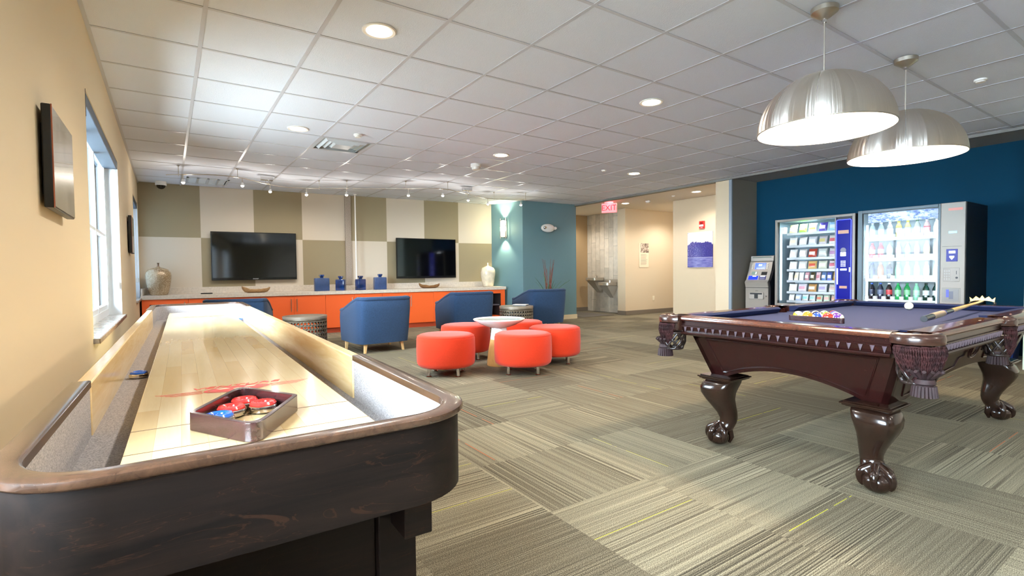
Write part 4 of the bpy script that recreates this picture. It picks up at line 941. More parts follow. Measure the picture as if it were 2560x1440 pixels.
# perforated drum tables
DRUM = mat('bronzed_steel', (112, 102, 86), 0.4, 0.4, noise=0.12, nscale=6)
def drum(x, y, r, h, label, rz):
    t = thing('drum_table', label, 'side table', (x, y, 0), rz, 'perforated metal drum tables')
    nseg, rows = 40, 7; g = G(); z0, z1 = 0.05, h - 0.065; dz = (z1 - z0) / rows; m = 8
    for i in range(nseg):
        a0 = 2 * PI * i / nseg; da = 2 * PI / nseg
        for j in range(rows):
            zc = z0 + dz * (j + 0.5); hr = 0.36 * r * da; P = lambda u, w: (r * math.cos(a0 + da * (u + 0.5)), r * math.sin(a0 + da * (u + 0.5)), zc + w)
            sq = [(0.5, 0), (0.5, 0.5), (0, 0.5), (-0.5, 0.5), (-0.5, 0), (-0.5, -0.5), (0, -0.5), (0.5, -0.5)]
            vs_ = [P(u, w * dz) for u, w in sq] + [P(hr * math.cos(PI / 4 * k) / (r * da), hr * math.sin(PI / 4 * k)) for k in range(8)]
            g.add(vs_, [(k, (k + 1) % 8, 8 + (k + 1) % 8, 8 + k) for k in range(8)])
    g.lathe([(r, 0), (r, z0)], nseg); g.lathe([(r, z1), (r, h - 0.03)], nseg)
    o = g.obj('perforated_skin', DRUM, t, smooth=40); so = o.modifiers.new('thick', 'SOLIDIFY'); so.thickness = 0.003
    G().lathe([(r + 0.004, h - 0.034), (r + 0.004, h - 0.004), (r, h), (0.001, h), (0.001, h - 0.01), (r - 0.004, h - 0.01)], 48).obj('table_top', mat('drum_top', (150, 138, 122), 0.35, 0.3), t)
    G().lathe([(r + 0.003, 0.0), (r + 0.003, 0.02), (r - 0.01, 0.02), (r - 0.01, 0.0)], 40).obj('foot_ring', DRUM, t)
drum(1.56, 7.42, 0.285, 0.50, 'perforated dark metal drum table between the left and middle armchairs', 0.03)
drum(4.88, 7.08, 0.285, 0.50, 'perforated dark metal drum table behind the white table, with a booklet on it', 0.05)
t = thing('booklet', 'white booklet with black edge lying on the rear drum table', 'booklet', (4.95, 7.05, 0.5006), R(-52))
G().box(-0.115, 0.115, -0.085, 0.085, 0, 0.012).obj('pages', BLACK, t, smooth=0); G().box(-0.117, 0.117, -0.087, 0.087, 0.012, 0.022).obj('cover', WHITE, t, smooth=0, bevel=0.002)
# ottomans
OTT = fabric('tangerine_felt', (192, 52, 24), 0.07, 300, 0.15); OTTD = fabric('coral_felt', (206, 60, 40), 0.07, 300, 0.15)
def ottoman_proto():
    t = thing('ottoman', '', 'ottoman', (0, 0, 0), 0, 'round orange ottomans around the white table'); r = 0.305
    pr = [(0.001, 0.095), (0.24, 0.095), (0.275, 0.10), (0.297, 0.118), (r, 0.15), (r + 0.003, 0.26), (r, 0.385), (0.296, 0.412), (0.272, 0.427), (0.22, 0.432), (0.001, 0.437)]
    G().lathe(pr, 48).obj('upholstery', OTT, t, smooth=60)
    G().lathe([(0.2985, 0.409), (0.3005, 0.412), (0.2985, 0.415)], 48).obj('welt_seam', OTTD, t)
    for k in range(4):
        a = PI / 4 + PI / 2 * k; x, y = 0.215 * math.cos(a), 0.215 * math.sin(a)
        G().lathe([(0.028, 0.0), (0.028, 0.008), (0.019, 0.014), (0.017, 0.097)], 16, (x, y, 0)).obj('leg', CHROME, t)
    return t
ot = ottoman_proto(); ot.location = (2.41, 4.81, 0); ot.rotation_euler = (0, 0, R(-38)); ot['label'] = 'front left orange round ottoman nearest the shuffleboard table'
dup(ot, (3.115, 4.40, 0), R(-36), 'front orange round ottoman hiding most of the table pedestal')
dup(ot, (3.06, 5.56, 0), R(-30), 'orange round ottoman behind the front left one, left of the pedestal')
r4 = dup(ot, (3.77, 4.68, 0), R(-38), 'rightmost orange round ottoman with a black fabric tab')
dup(ot, (3.84, 5.50, 0), R(-20), 'hindmost orange round ottoman peeping out behind the white table top')
G().box(-0.012, 0.012, -0.002, 0.002, -0.03, 0.03).obj('fabric_tab', BLACK, r4, smooth=0, loc=(-0.285, -0.12, 0.155), rz=R(67))
# low table
WT_ = mat('white_gloss_top', (240, 238, 234), 0.12, coat=0.5)
t = thing('pedestal_table', 'round white dished table on a wood and white cone between ottomans', 'coffee table', (3.155, 4.93, 0))
G().lathe([(0.001, 0.522), (0.26, 0.525), (0.288, 0.53), (0.298, 0.536), (0.30, 0.53), (0.285, 0.515), (0.20, 0.468), (0.12, 0.44), (0.085, 0.43), (0.001, 0.43)], 56).obj('table_top', WT_, t, smooth=60)
G().lathe([(0.085, 0.432), (0.088, 0.42), (0.105, 0.30)], 40).obj('white_collar', WT_, t, smooth=60)
G().lathe([(0.105, 0.302), (0.128, 0.17), (0.146, 0.02), (0.142, 0.0), (0.001, 0.0)], 40).obj('wood_pedestal', wood_mat('honey_oak', (204, 152, 84), (230, 184, 116), 0.4, 0.3, 2, 1.0), t, smooth=60)
G().lathe([(0.001, 0.5255), (0.235, 0.5275), (0.24, 0.5285)], 56).obj('glass_inlay', mat('pale_inlay', (206, 214, 212), 0.05, coat=0.5), t)

# ================================================================ CORRIDOR SIDE
t = thing('planter', 'tall planter of curly red twigs and green blades behind the right armchair', 'plant', (6.52, 8.28, 0))
G().lathe([(0.001, 0), (0.13, 0), (0.16, 0.5), (0.17, 0.56), (0.15, 0.56), (0.14, 0.50), (0.001, 0.50)], 28).obj('pot', mat('charcoal_pot', (58, 56, 54), 0.4), t)
rn = random.Random(2); g = G()
for k in range(16):
    a = rn.uniform(0, 6.28); x, y = 0.05 * math.cos(a), 0.05 * math.sin(a); ph = rn.uniform(0, 6); sp = rn.uniform(0.02, 0.14); zt = rn.uniform(0.62, 0.86)
    g.tube([(x * (1 - 0.6 * i / 16) + sp * (i / 16) ** 2 * math.cos(a) + 0.014 * math.sin(ph + i * 0.9), y * (1 - 0.6 * i / 16) + sp * (i / 16) ** 2 * math.sin(a) + 0.014 * math.cos(ph + i * 0.8), 0.48 + zt * i / 16) for i in range(17)], [0.006 - 0.004 * i / 16 for i in range(17)], 5)
g.obj('curly_twigs', mat('red_brown_bark', (128, 66, 56), 0.6), t)
for k in range(13):
    a = rn.uniform(0, 6.28); L_ = rn.uniform(0.30, 0.62); le = rn.uniform(0.10, 0.42); w = rn.uniform(0.008, 0.016); g = G(); rows = []
    for i in range(9):
        u = i / 8; q = 0.04 + le * u ** 1.6; ww = w * (1 - u ** 2) + 0.001; c, s2 = math.cos(a), math.sin(a); z = 0.49 + L_ * u
        rows.append([(q * c - ww * s2, q * s2 + ww * c, z), (q * c, q * s2, z + 0.004), (q * c + ww * s2, q * s2 - ww * c, z), (q * c, q * s2, z - 0.002)])
    g.loft(rows); g.obj('blade_leaf', mat('blade_green', (62, 104, 62), 0.5, noise=0.15, nscale=20), t)
# sconce on the teal wall
ax = Vector((S1[0] - S0[0], S1[1] - S0[1], 0)).normalized(); nrm = Vector((ax.y, -ax.x, 0)); nrm = nrm if nrm.x < 0 else -nrm
sc = Vector((S0[0], S0[1], 0)) + ax * 0.42
t = thing('wall_sconce', 'glowing up and down wall sconce with chrome bars on the teal wall', 'wall lamp', tuple(sc + nrm * 0.0), math.atan2(nrm.y, nrm.x))
GLOW = mat('sconce_glass', (255, 250, 225), 0.4, emit=(255, 244, 205), es=SCN_E)
G().box(0.002, 0.02, -0.05, 0.05, 1.83, 2.20).obj('back_plate', CHROME, t, smooth=0, bevel=0.003)
G().cyl((0.07, 0, 1.84), 0.042, 0.35, 24).obj('glass_tube', GLOW, t)
for y in (-0.075, 0.075): G().tube([(0.075, y, 1.80), (0.075, y, 2.24)], 0.014, 10).obj('side_bar', CHROME, t)
for z in (1.845, 2.185): G().tube([(0.075, -0.075, z), (0.075, 0.075, z)], 0.008, 8).box(0.0, 0.075, -0.01, 0.01, z - 0.008, z + 0.008).obj('cross_bar', CHROME, t)
lamp('sconce_up', 'SPOT', (0.075, 0, 2.22), SCN, (1.0, 0.93, 0.62), 0.03, rot=(PI, 0, 0), spot=100, blend=0.7, parent=t)
lamp('sconce_down', 'SPOT', (0.075, 0, 1.82), SCN, (1.0, 0.93, 0.62), 0.03, spot=90, blend=0.7, parent=t)
lamp('sconce_side', 'POINT', (0.16, 0, 2.02), SCN * 0.15, (1.0, 0.90, 0.52), 0.05, parent=t)
# emergency light
t = thing('emergency_light', 'white oval emergency light with two lamp heads on the teal wall', 'emergency light', (6.87, 8.77, 2.02), R(-2))
g = G(); g.sphere((0, -0.045, 0), (0.175, 0.075, 0.092), 28, 14); g.obj('housing', WHITE, t, smooth=60)
for x in (-0.12, 0.185): G().sphere((x, -0.10 if x < 0 else -0.06, 0.0), (0.034, 0.03, 0.036), 16, 10).cyl((x, -0.138 if x < 0 else -0.096, 0), 0.024, 0.02, 16, axis=1).obj('lamp_head', mat('reflector', (210, 212, 216), 0.15, 0.8) if x < 0 else WHITE, t)
# exit sign
RED = mat('exit_red_glow', (190, 20, 30), 0.4, emit=(255, 14, 24), es=0.75)
t = thing('exit_sign', 'red lit exit sign hanging from the corridor ceiling', 'exit sign', (8.02, 8.02, HZ), R(-58))
G().box(-0.165, 0.165, -0.024, 0.024, -0.235, -0.03).obj('housing', mat('exit_panel', (240, 150, 150), 0.4, emit=(255, 120, 125), es=0.55), t, bevel=0.006)
G().box(-0.10, 0.10, -0.03, 0.03, -0.03, 0.003).obj('canopy', WHITE, t, bevel=0.004)
text('EXIT', 0.17, RED, t, (0, -0.0248, -0.134), (PI / 2, 0, 0), 'exit_letters', sx=0.95)
lamp('exit_glow', 'POINT', (0, -0.12, -0.06), 1.2, (1.0, 0.12, 0.16), 0.03, parent=t)
# posters
s = N('lake_print'); x, y, z = s.xyz(); nz = s.noise(9, s.map((1, 1, 1)), 6, 0.7); n2 = s.noise(60, s.map(), 4, 0.7)
edge = s.math('ADD', s.math('MULTIPLY', s.math('SUBTRACT', nz, 0.5), 0.22), s.math('SUBTRACT', 0.08, s.math('MULTIPLY', s.math('POWER', s.math('MULTIPLY', y, 2.6), 2), 0.10)))
sky = s.math('GREATER_THAN', z, s.math('ADD', 0.09, edge)); tree = s.ramp(s.math('ADD', n2, s.math('MULTIPLY', y, 0.3)), [(0.35, (44, 40, 118)), (0.6, (74, 70, 150)), (0.72, (196, 194, 222))])
wat = s.ramp(s.noise(7, s.map((1, 1, 6)), 4), [(0.3, (78, 78, 156)), (0.7, (140, 140, 196))])
c = s.mix(s.math('LESS_THAN', z, -0.17), tree, wat); c = s.mix(s.math('MULTIPLY', s.math('LESS_THAN', s.math('ABSOLUTE', s.math('ADD', z, 0.165)), 0.008), 0.6), c, (190, 190, 222)); s.col(s.mix(sky, c, (232, 230, 238))); s.set(Roughness=0.3, Coat_Weight=0.4)
t = thing('lake_poster', 'blue toned print of trees above water on the beige corridor wall', 'poster', (9.147, 6.535, 1.495))
G().box(-0.014, 0.0, -0.30, 0.30, -0.365, 0.365).obj('print_panel', s.m, t, smooth=0)
for sy in (-1, 1):
    for sz in (-1, 1): G().cyl((-0.017, sy * 0.285, sz * 0.35), 0.006, 0.004, 8, axis=0).obj('standoff_pin', CHROME, t)
s = N('sepia_photo'); s.col(s.ramp(s.noise(16, detail=5, rough=0.7), [(0.38, (66, 52, 44)), (0.5, (150, 132, 116)), (0.62, (226, 214, 196))])); s.set(Roughness=0.35)
t = thing('history_plaque', 'sepia photograph with printed text panel on the cream recess wall', 'poster', (9.80, 8.618, 1.455))
G().box(-0.17, 0.17, -0.012, 0.0, -0.30, 0.30).obj('panel', mat('cream_panel', (232, 218, 190), 0.4), t, smooth=0)
G().box(-0.13, 0.165, -0.0135, -0.012, 0.06, 0.295).obj('photo', s.m, t, smooth=0)
g = G(); rn = random.Random(8)
for k in range(13): g.box(-0.12, -0.12 + rn.uniform(0.17, 0.24), -0.0132, -0.012, 0.02 - 0.021 * k, 0.028 - 0.021 * k)
g.obj('text_lines', mat('grey_print', (168, 154, 136), 0.6), t, smooth=0)
t = thing('fire_alarm', 'red fire alarm strobe above the blue lake poster', 'fire alarm', (9.148, 6.48, 2.0))
G().box(-0.035, 0.0, -0.062, 0.062, -0.075, 0.08).obj('housing', mat('alarm_red', (214, 40, 34), 0.35), t, bevel=0.008)
G().cyl((-0.05, 0.0, 0.035), 0.026, 0.02, 16, axis=0).obj('speaker_disc', mat('alarm_dark_red', (130, 24, 22), 0.5), t)
G().box(-0.052, -0.035, -0.045, 0.045, -0.035, 0.005).obj('strobe_lens', mat('strobe_white', (240, 236, 236), 0.2), t, bevel=0.004)
text('FIRE', 0.03, WHITE, t, (-0.0355, 0, -0.055), (PI / 2, 0, -PI / 2), 'alarm_letters')
t = thing('wall_outlet', 'cream wall outlet low on the recess wall', 'outlet', (10.16, 8.62, 0.375))
G().box(-0.037, 0.037, -0.006, 0.0, -0.06, 0.06).obj('cover_plate', mat('ivory_plate', (240, 232, 208), 0.4), t, bevel=0.002)
for z in (-0.025, 0.025): G().cyl((0, -0.009, z), 0.016, 0.004, 12, axis=1).obj('receptacle', mat('ivory_plate', (240, 232, 208), 0.4), t)
t = thing('door_mat', 'dark grey mat on the corridor floor before the drinking fountain', 'mat', (8.45, 9.45, 0.0))
G().box(-0.48, 0.48, -0.66, 0.66, 0.0005, 0.008).obj('mat_pile', fabric('charcoal_mat', (78, 72, 62), 0.2, 200, 0.4), t, smooth=0)
# drinking fountain
t = thing('drinking_fountain', 'stainless two level drinking fountain on the tiled niche wall', 'drinking fountain', (9.499, 9.62, 0))
FST = mat('fountain_steel', (186, 178, 162), 0.3, 0.45)
def basin(yc, zr, tag_):
    o = rrect(0.40, 0.40, 0.11, 5); o = [(x - 0.03, y) for x, y in o]; sh = [(-(x + 0.23), y + yc) for x, y in o]
    ins_ = [(-(x * 0.84 + 0.23), y * 0.84 + yc) for x, y in o]; lo = [(-(x * 0.9 + 0.215), y * 0.92 + yc) for x, y in o]; deep = [(-(x * 0.6 + 0.23), y * 0.6 + yc) for x, y in o]
    b = G().loft([[(x, y, z) for x, y in q] for q, z in ((lo, zr - 0.085), (sh, zr - 0.075), (sh, zr), (ins_, zr), (deep, zr - 0.035))]).obj('basin', FST, t, bevel=0.006)
    G().tube([(-0.12, yc, zr - 0.01), (-0.12, yc, zr + 0.045), (-0.14, yc, zr + 0.065), (-0.17, yc, zr + 0.06)], [0.016, 0.013, 0.013, 0.011], 10).obj('bubbler', CHROME, b)
    G().cyl((-0.402, yc - 0.05, zr - 0.06), 0.012, 0.1, 10, axis=1).obj('push_bar', CHROME, b)
    G().loft([[(-0.36, yc - 0.14, zr - 0.085), (-0.36, yc + 0.14, zr - 0.085), (-0.002, yc + 0.18, zr - 0.085), (-0.002, yc - 0.18, zr - 0.085)], [(-0.05, yc - 0.06, zr - 0.40), (-0.05, yc + 0.06, zr - 0.40), (-0.002, yc + 0.10, zr - 0.40), (-0.002, yc - 0.10, zr - 0.40)]]).obj('shroud', mat('grey_fountain_shroud', (176, 168, 152), 0.5), t, smooth=0)
basin(0.22, 0.905, 'upper'); basin(-0.25, 0.785, 'lower')
G().box(-0.05, -0.002, -0.47, 0.38, 0.70, 0.86).obj('back_panel', FST, t, smooth=0)

# left wall pictures
ART = N('weathered_art'); n1 = ART.noise(5, ART.map((1, 1.6, 0.6)), 6, 0.7); n2 = ART.noise(40, None, 4, 0.7)
ART.col(ART.mix(ART.math('MULTIPLY', n2, 0.5), ART.ramp(n1, [(0.28, (108, 96, 74)), (0.5, (176, 166, 138)), (0.7, (226, 222, 208))]), (150, 140, 112))); ART.set(Roughness=0.25, Metallic=0.4, Coat_Weight=0.4)
def picture(yc, zc, w, h, d, label):
    t = thing('wall_picture', label, 'picture', (WX, yc, zc), 0, 'black sided box pictures on the left wall')
    G().box(0.012, d, -w / 2, w / 2, -h / 2, h / 2).obj('box_frame', BLACK, t, bevel=0.004)
    G().box(d, d + 0.002, -w / 2 + 0.006, w / 2 - 0.006, -h / 2 + 0.006, h / 2 - 0.006).obj('art_panel', ART.m, t, smooth=0)
    G().box(d - 0.001, d + 0.0026, -w / 2, -w / 2 + 0.007, -h / 2, h / 2).obj('copper_edge', mat('copper_edge', (150, 84, 56), 0.4, 0.4), t, smooth=0)
    G().box(0.0, 0.012, -w * 0.35, w * 0.35, -h * 0.35, h * 0.35).obj('hanging_cleat', BLACK, t, smooth=0)
picture(2.68, 1.505, 0.48, 0.37, 0.040, 'larger black sided box picture nearest the viewer on the left wall')
picture(7.52, 1.555, 0.45, 0.43, 0.043, 'smaller looking black sided box picture between the two windows')
# ================================================================ VENDING MACHINES AND CASH MACHINE
SILV = mat('silver_vending_paint', (134, 128, 120), 0.4, 0.2); VBLK = mat('black_vending_side', (16, 18, 22), 0.45); LINW = mat('cooler_liner', (196, 212, 218), 0.5)
TUBE_E = mat('cooler_tube_light', (235, 248, 255), 0.4, emit=(225, 244, 255), es=TUBE)
BLUEPAN = mat('blue_lit_panel', (10, 14, 110), 0.2, emit=(20, 24, 150), es=0.25, spec=0.1); BLUEGL = mat('blue_glow_line', (60, 70, 255), 0.3, emit=(50, 60, 255), es=4.0)
LITW = mat('lit_white_keys', (220, 224, 255), 0.4, emit=(200, 206, 255), es=1.2)
VX = 7.65
def shell_box(g, d, y0, y1, h, wy0, wy1, wz0, wz1, dep):
    """cabinet with a recessed window; local x into the machine (0 at the front)"""
    g.box(0, d, y0, wy0, 0, h).box(0, d, wy1, y1, 0, h).box(0, d, wy0, wy1, 0, wz0).box(0, d, wy0, wy1, wz1, h).box(dep, d, wy0, wy1, wz0, wz1); return g
# ---- drinks machine
d1 = thing('drinks_machine', 'tall lit glass front drinks vending machine with grey control column', 'vending machine', (VX, 0, 0))
y0, y1, hh = 1.92, 3.03, 1.83; wy0, wy1, wz0, wz1 = 2.17, 2.985, 0.42, 1.795
shell_box(G(), 0.78, y0, y1, hh, wy0, wy1, wz0, wz1, 0.52).obj('cabinet', VBLK, d1, smooth=0)
G().box(0.505, 0.519, wy0, wy1, wz0, wz1).box(0.03, 0.505, wy0, wy0 + 0.006, wz0, wz1).box(0.03, 0.505, wy1 - 0.006, wy1, wz0, wz1).box(0.03, 0.505, wy0, wy1, wz0, wz0 + 0.006).box(0.03, 0.505, wy0, wy1, wz1 - 0.006, wz1).obj('cooler_liner', LINW, d1, smooth=0)
g = G(); g.box(-0.03, 0.0, 2.15, 2.175, 0.10, hh).box(-0.03, 0.0, 2.975, y1, 0.10, hh).box(-0.03, 0.0, 2.175, 2.975, 1.79, hh).box(-0.03, 0.0, 2.175, 2.975, 0.10, 0.45); g.obj('door_frame', mat('dark_steel_door', (66, 78, 84), 0.35, 0.4), d1, smooth=0, bevel=0.004)
G().box(-0.018, -0.014, 2.175, 2.975, 0.45, 1.79).obj('door_glass', GLASS, d1, smooth=0)
G().cyl((0.05, 2.945, 0.46), 0.014, 1.18, 12).obj('light_tube', TUBE_E, d1); G().cyl((0.05, 2.20, 0.46), 0.012, 1.18, 12).obj('light_tube', TUBE_E, d1)
s = N('header_print'); s.col(s.ramp(s.noise(16, s.map((1, 1, 2)), 5, 0.7, 0.8), [(0.42, (236, 244, 252)), (0.52, (160, 186, 232)), (0.66, (50, 84, 182))])); s.set(Roughness=0.4, Emission_Strength=0.0)
G().box(0.03, 0.036, 2.18, 2.93, 1.665, 1.785).obj('header_banner', s.m, d1, smooth=0)
G().box(-0.045, 0.0, y0, 2.148, 0.06, hh).obj('control_column', SILV, d1, smooth=0, bevel=0.006)
G().box(-0.048, -0.045, 1.945, 2.075, 1.735, 1.765).obj('name_badge', mat('red_badge', (190, 110, 96), 0.3), d1, smooth=0)
G().box(-0.0475, -0.045, 1.95, 2.13, 1.315, 1.318).obj('seam', VBLK, d1, smooth=0)
G().box(-0.049, -0.045, 1.995, 2.07, 1.47, 1.495).obj('blue_display', mat('cyan_display', (120, 190, 240), 0.3, emit=(120, 190, 255), es=0.9), d1, smooth=0)
p = G().box(-0.05, -0.045, 1.985, 2.09, 1.14, 1.285).obj('card_reader', BLUEPAN, d1, smooth=0, bevel=0.003)
G().box(-0.052, -0.05, 2.005, 2.065, 1.235, 1.265).prism([(2.015, 1.205), (2.06, 1.205), (2.06, 1.19), (2.0375, 1.16), (2.015, 1.19)], -0.052, -0.05, plane='yz').obj('reader_symbols', LITW, p, smooth=0)
k_ = G().box(-0.05, -0.045, 1.965, 2.115, 0.905, 1.065).obj('keypad_plate', mat('keypad_plate', (128, 122, 116), 0.4, 0.3), d1, smooth=0, bevel=0.003)
for i in range(3):
    for j in range(4): G().box(-0.053, -0.05, 2.05 + 0.021 * i, 2.065 + 0.021 * i, 0.925 + 0.031 * j, 0.945 + 0.031 * j).obj('key', mat('key_cap', (150, 146, 140), 0.4), k_, smooth=0)
G().box(-0.052, -0.05, 1.99, 1.996, 0.99, 1.03).cyl((-0.053, 1.99, 0.95), 0.012, 0.004, 12, axis=0).obj('coin_slot', VBLK, k_)
ch_ = G().box(-0.047, -0.0445, 1.955, 2.125, 0.66, 0.83).obj('change_frame', mat('change_frame', (120, 116, 110), 0.4, 0.3), d1, smooth=0, bevel=0.003)
G().box(-0.049, -0.047, 1.97, 2.11, 0.675, 0.815).obj('change_cup', mat('change_cup', (110, 106, 106), 0.3), ch_, smooth=0); G().box(-0.051, -0.049, 2.06, 2.085, 0.72, 0.81).obj('blue_chute', mat('chute_blue', (40, 50, 190), 0.3), ch_, smooth=0)
G().box(-0.0505, -0.049, 2.02, 2.06, 0.70, 0.79).obj('dark_chute', mat('chute_dark', (70, 72, 90), 0.3), ch_, smooth=0)
shelf_z = [1.455, 1.19, 0.925, 0.655]
for z in shelf_z:
    G().box(0.05, 0.50, wy0 + 0.01, wy1 - 0.01, z - 0.012, z).obj('shelf', mat('shelf_white', (210, 220, 224), 0.4), d1, smooth=0)
    G().box(0.045, 0.05, wy0 + 0.01, wy1 - 0.01, z - 0.03, z + 0.012).obj('shelf_edge', mat('shelf_white', (210, 220, 224), 0.4), d1, smooth=0)
lamp('cooler_light', 'AREA', (0.10, 2.58, 1.77), COOL, (0.86, 0.96, 1.0), 0.25, parent=d1)
def bottle_mesh(kind, body, cap, label):
    key = (kind, body, cap, label); g = G()
    if kind == 'can': pr = [(0.001, 0), (0.024, 0), (0.031, 0.008), (0.033, 0.02), (0.033, 0.10), (0.026, 0.12), (0.026, 0.123), (0.001, 0.12)]; h = 0.12
    else: pr = [(0.001, 0), (0.028, 0), (0.034, 0.01), (0.034, 0.06), (0.031, 0.075), (0.034, 0.09), (0.034, 0.135), (0.028, 0.16), (0.014, 0.188), (0.013, 0.20)]; h = 0.2
    if kind == 'tall': pr = [(r, z * 1.05) for r, z in pr]; h *= 1.05
    return pr, h
def vbottle(kind, y, z, body, cap, lab, label):
    t = thing('drink_bottle' if kind != 'can' else 'drink_can', label, 'drink', (VX + 0.105, y, z), 0, 'drinks inside the vending machine')
    pr, h = bottle_mesh(kind, 0, 0, 0)
    bm_ = mat('drink_%d_%d_%d' % body, body, 0.12, coat=0.5); G().lathe(pr, 18).obj('bottle_body' if kind != 'can' else 'can_body', bm_, t, smooth=50)
    if kind != 'can': G().lathe([(0.014, h - 0.006), (0.0155, h - 0.005), (0.0155, h + 0.012), (0.001, h + 0.013)], 14).obj('bottle_cap', mat('cap_%d_%d_%d' % cap, cap, 0.35), t)
    if lab:
        z0, z1 = (0.03, 0.09) if kind == 'can' else (0.07 * h / 0.2, 0.128 * h / 0.2)
        G().lathe([(0.0345, z0), (0.0348, z0 + 0.002), (0.0348, z1 - 0.002), (0.0345, z1)], 18).obj('drink_label', mat('lab_%d_%d_%d' % lab, lab, 0.4), t)
ROWS = [('top', 'bottle', [((206, 226, 236), (250, 250, 250), (226, 236, 240), 'pale blue'), ((204, 224, 236), (250, 250, 250), (220, 232, 238), 'ice blue'), ((222, 228, 220), (250, 250, 250), (238, 240, 232), 'milky'), ((236, 230, 150), (244, 226, 90), (240, 240, 236), 'pale yellow'), ((232, 228, 170), (244, 226, 90), (214, 224, 240), 'lemon'), ((224, 236, 228), (120, 160, 130), (240, 240, 236), 'cloudy green'), ((240, 214, 214), (240, 240, 240), (214, 120, 130), 'pink'), ((232, 236, 238), (240, 240, 240), (226, 236, 236), 'clear white')]),
        ('second', 'bottle', [((214, 76, 84), (206, 50, 60), (240, 232, 234), 'red'), ((206, 70, 80), (206, 50, 60), (236, 226, 230), 'cherry red'), ((200, 206, 214), (120, 130, 140), (222, 228, 234), 'silver grey'), ((214, 218, 228), (240, 240, 240), (232, 214, 220), 'pale lilac'), ((190, 224, 212), (240, 240, 240), (224, 240, 232), 'pale mint'), ((220, 224, 228), (240, 240, 240), (236, 214, 218), 'whitish'), ((238, 226, 190), (240, 240, 240), (244, 232, 200), 'cream yellow'), ((228, 232, 234), (240, 240, 240), (238, 240, 240), 'frosted white')]),
        ('third', 'tall', [((36, 40, 62), (40, 70, 190), (60, 70, 120), 'dark cola'), ((196, 108, 54), (230, 226, 220), (206, 128, 70), 'orange'), ((34, 34, 48), (236, 236, 236), (70, 76, 120), 'black cola'), ((150, 222, 190), (200, 240, 226), (180, 236, 210), 'pale green'), ((206, 230, 238), (250, 250, 250), (216, 236, 240), 'clear water'), ((208, 232, 238), (250, 250, 250), (214, 234, 240), 'clear blue water'), ((206, 230, 236), (250, 250, 250), (220, 238, 242), 'water'), ((204, 228, 238), (250, 250, 250), (216, 236, 242), 'still water')]),
        ('bottom', 'tall', [((26, 30, 44), (60, 110, 220), (40, 50, 80), 'black cola with blue cap'), ((44, 54, 80), (60, 110, 220), (110, 126, 160), 'grey cola with blue cap'), ((26, 26, 34), (236, 236, 236), (206, 70, 76), 'black cola with white cap'), ((40, 160, 90), (60, 190, 120), (150, 220, 170), 'bright green'), ((36, 150, 84), (60, 190, 120), (140, 214, 160), 'leaf green'), ((140, 214, 180), (160, 230, 196), (190, 236, 214), 'light green'), ((16, 70, 60), (20, 60, 56), (210, 224, 226), 'dark green'), ((18, 62, 58), (20, 60, 56), (214, 226, 230), 'deep teal')])]
ordn = ('first', 'second', 'third', 'fourth', 'fifth', 'sixth', 'seventh', 'eighth')
for (rn_, kind, items), z in zip(ROWS, shelf_z):
    for k, (b, c, l_, nm) in enumerate(items):
        y = 2.905 - 0.097 * k
        vbottle(kind, y, z + 0.0005, b, c, l_, '%s drink bottle, %s from left on the %s lit shelf' % (nm, ordn[k], rn_))
        G().lathe([(0.024, 0), (0.027, 0.01), (0.027, 0.05), (0.001, 0.052)], 12, (0.075, y + 0.048, z)).obj('pusher_cup', mat('pusher_white', (240, 244, 248), 0.3), d1)
# ---- snack machine
d2 = thing('snack_machine', 'silver framed snack vending machine with blue lit control panel', 'vending machine', (VX, 0, 0))
y0, y1, hh = 3.06, 4.14, 1.81; wy0, wy1, wz0, wz1 = 3.31, 4.105, 0.45, 1.775
shell_box(G(), 0.78, y0, y1, hh, wy0, wy1, wz0, wz1, 0.50).obj('cabinet', VBLK, d2, smooth=0)
INS = mat('snack_interior', (150, 172, 184), 0.5)
G().box(0.485, 0.499, wy0, wy1, wz0, wz1).box(0.03, 0.485, wy0, wy0 + 0.006, wz0, wz1).box(0.03, 0.485, wy1 - 0.006, wy1, wz0, wz1).box(0.03, 0.485, wy0, wy1, wz0, wz0 + 0.006).box(0.03, 0.485, wy0, wy1, wz1 - 0.006, wz1).obj('snack_liner', INS, d2, smooth=0)
g = G(); g.box(-0.03, 0.0, y0, y0 + 0.035, 0.08, hh).box(-0.03, 0.0, wy1, y1, 0.08, hh).box(-0.03, 0.0, y0 + 0.035, wy1, wz1, hh).box(-0.03, 0.0, y0 + 0.035, wy1, 0.08, 0.56).box(-0.03, 0.0, 3.295, 3.31, 0.56, wz1); g.obj('door_frame', SILV, d2, smooth=0, bevel=0.004)
G().box(-0.014, -0.010, 3.31, wy1, 0.56, wz1).obj('door_glass', GLASS, d2, smooth=0)
bp = G().box(-0.032, 0.0, 3.105, 3.285, 0.62, 1.735).obj('control_panel', BLUEPAN, d2, smooth=0, bevel=0.006)
G().tube([(-0.033, 3.105, 0.62), (-0.033, 3.105, 1.725), (-0.033, 3.115, 1.735), (-0.033, 3.275, 1.735), (-0.033, 3.285, 1.725), (-0.033, 3.285, 0.62)], 0.004, 6).obj('glow_line', BLUEGL, bp)
cop = mat('copper_badge', (190, 140, 116), 0.35)
G().box(-0.035, -0.032, 3.135, 3.265, 1.545, 1.592).obj('name_badge', cop, bp, smooth=0)
G().cyl((-0.035, 3.20, 1.32), 0.036, 0.003, 20, axis=0).obj('vend_emblem', mat('grey_emblem', (120, 120, 140), 0.4), bp); G().box(-0.035, -0.032, 3.165, 3.235, 1.24, 1.295).obj('display', LITW, bp, smooth=0, bevel=0.004)
for i in range(3):
    for j in range(4): G().cyl((-0.035, 3.178 + 0.022 * i, 1.105 + 0.022 * j), 0.008, 0.003, 8, axis=0).obj('key', LITW, bp)
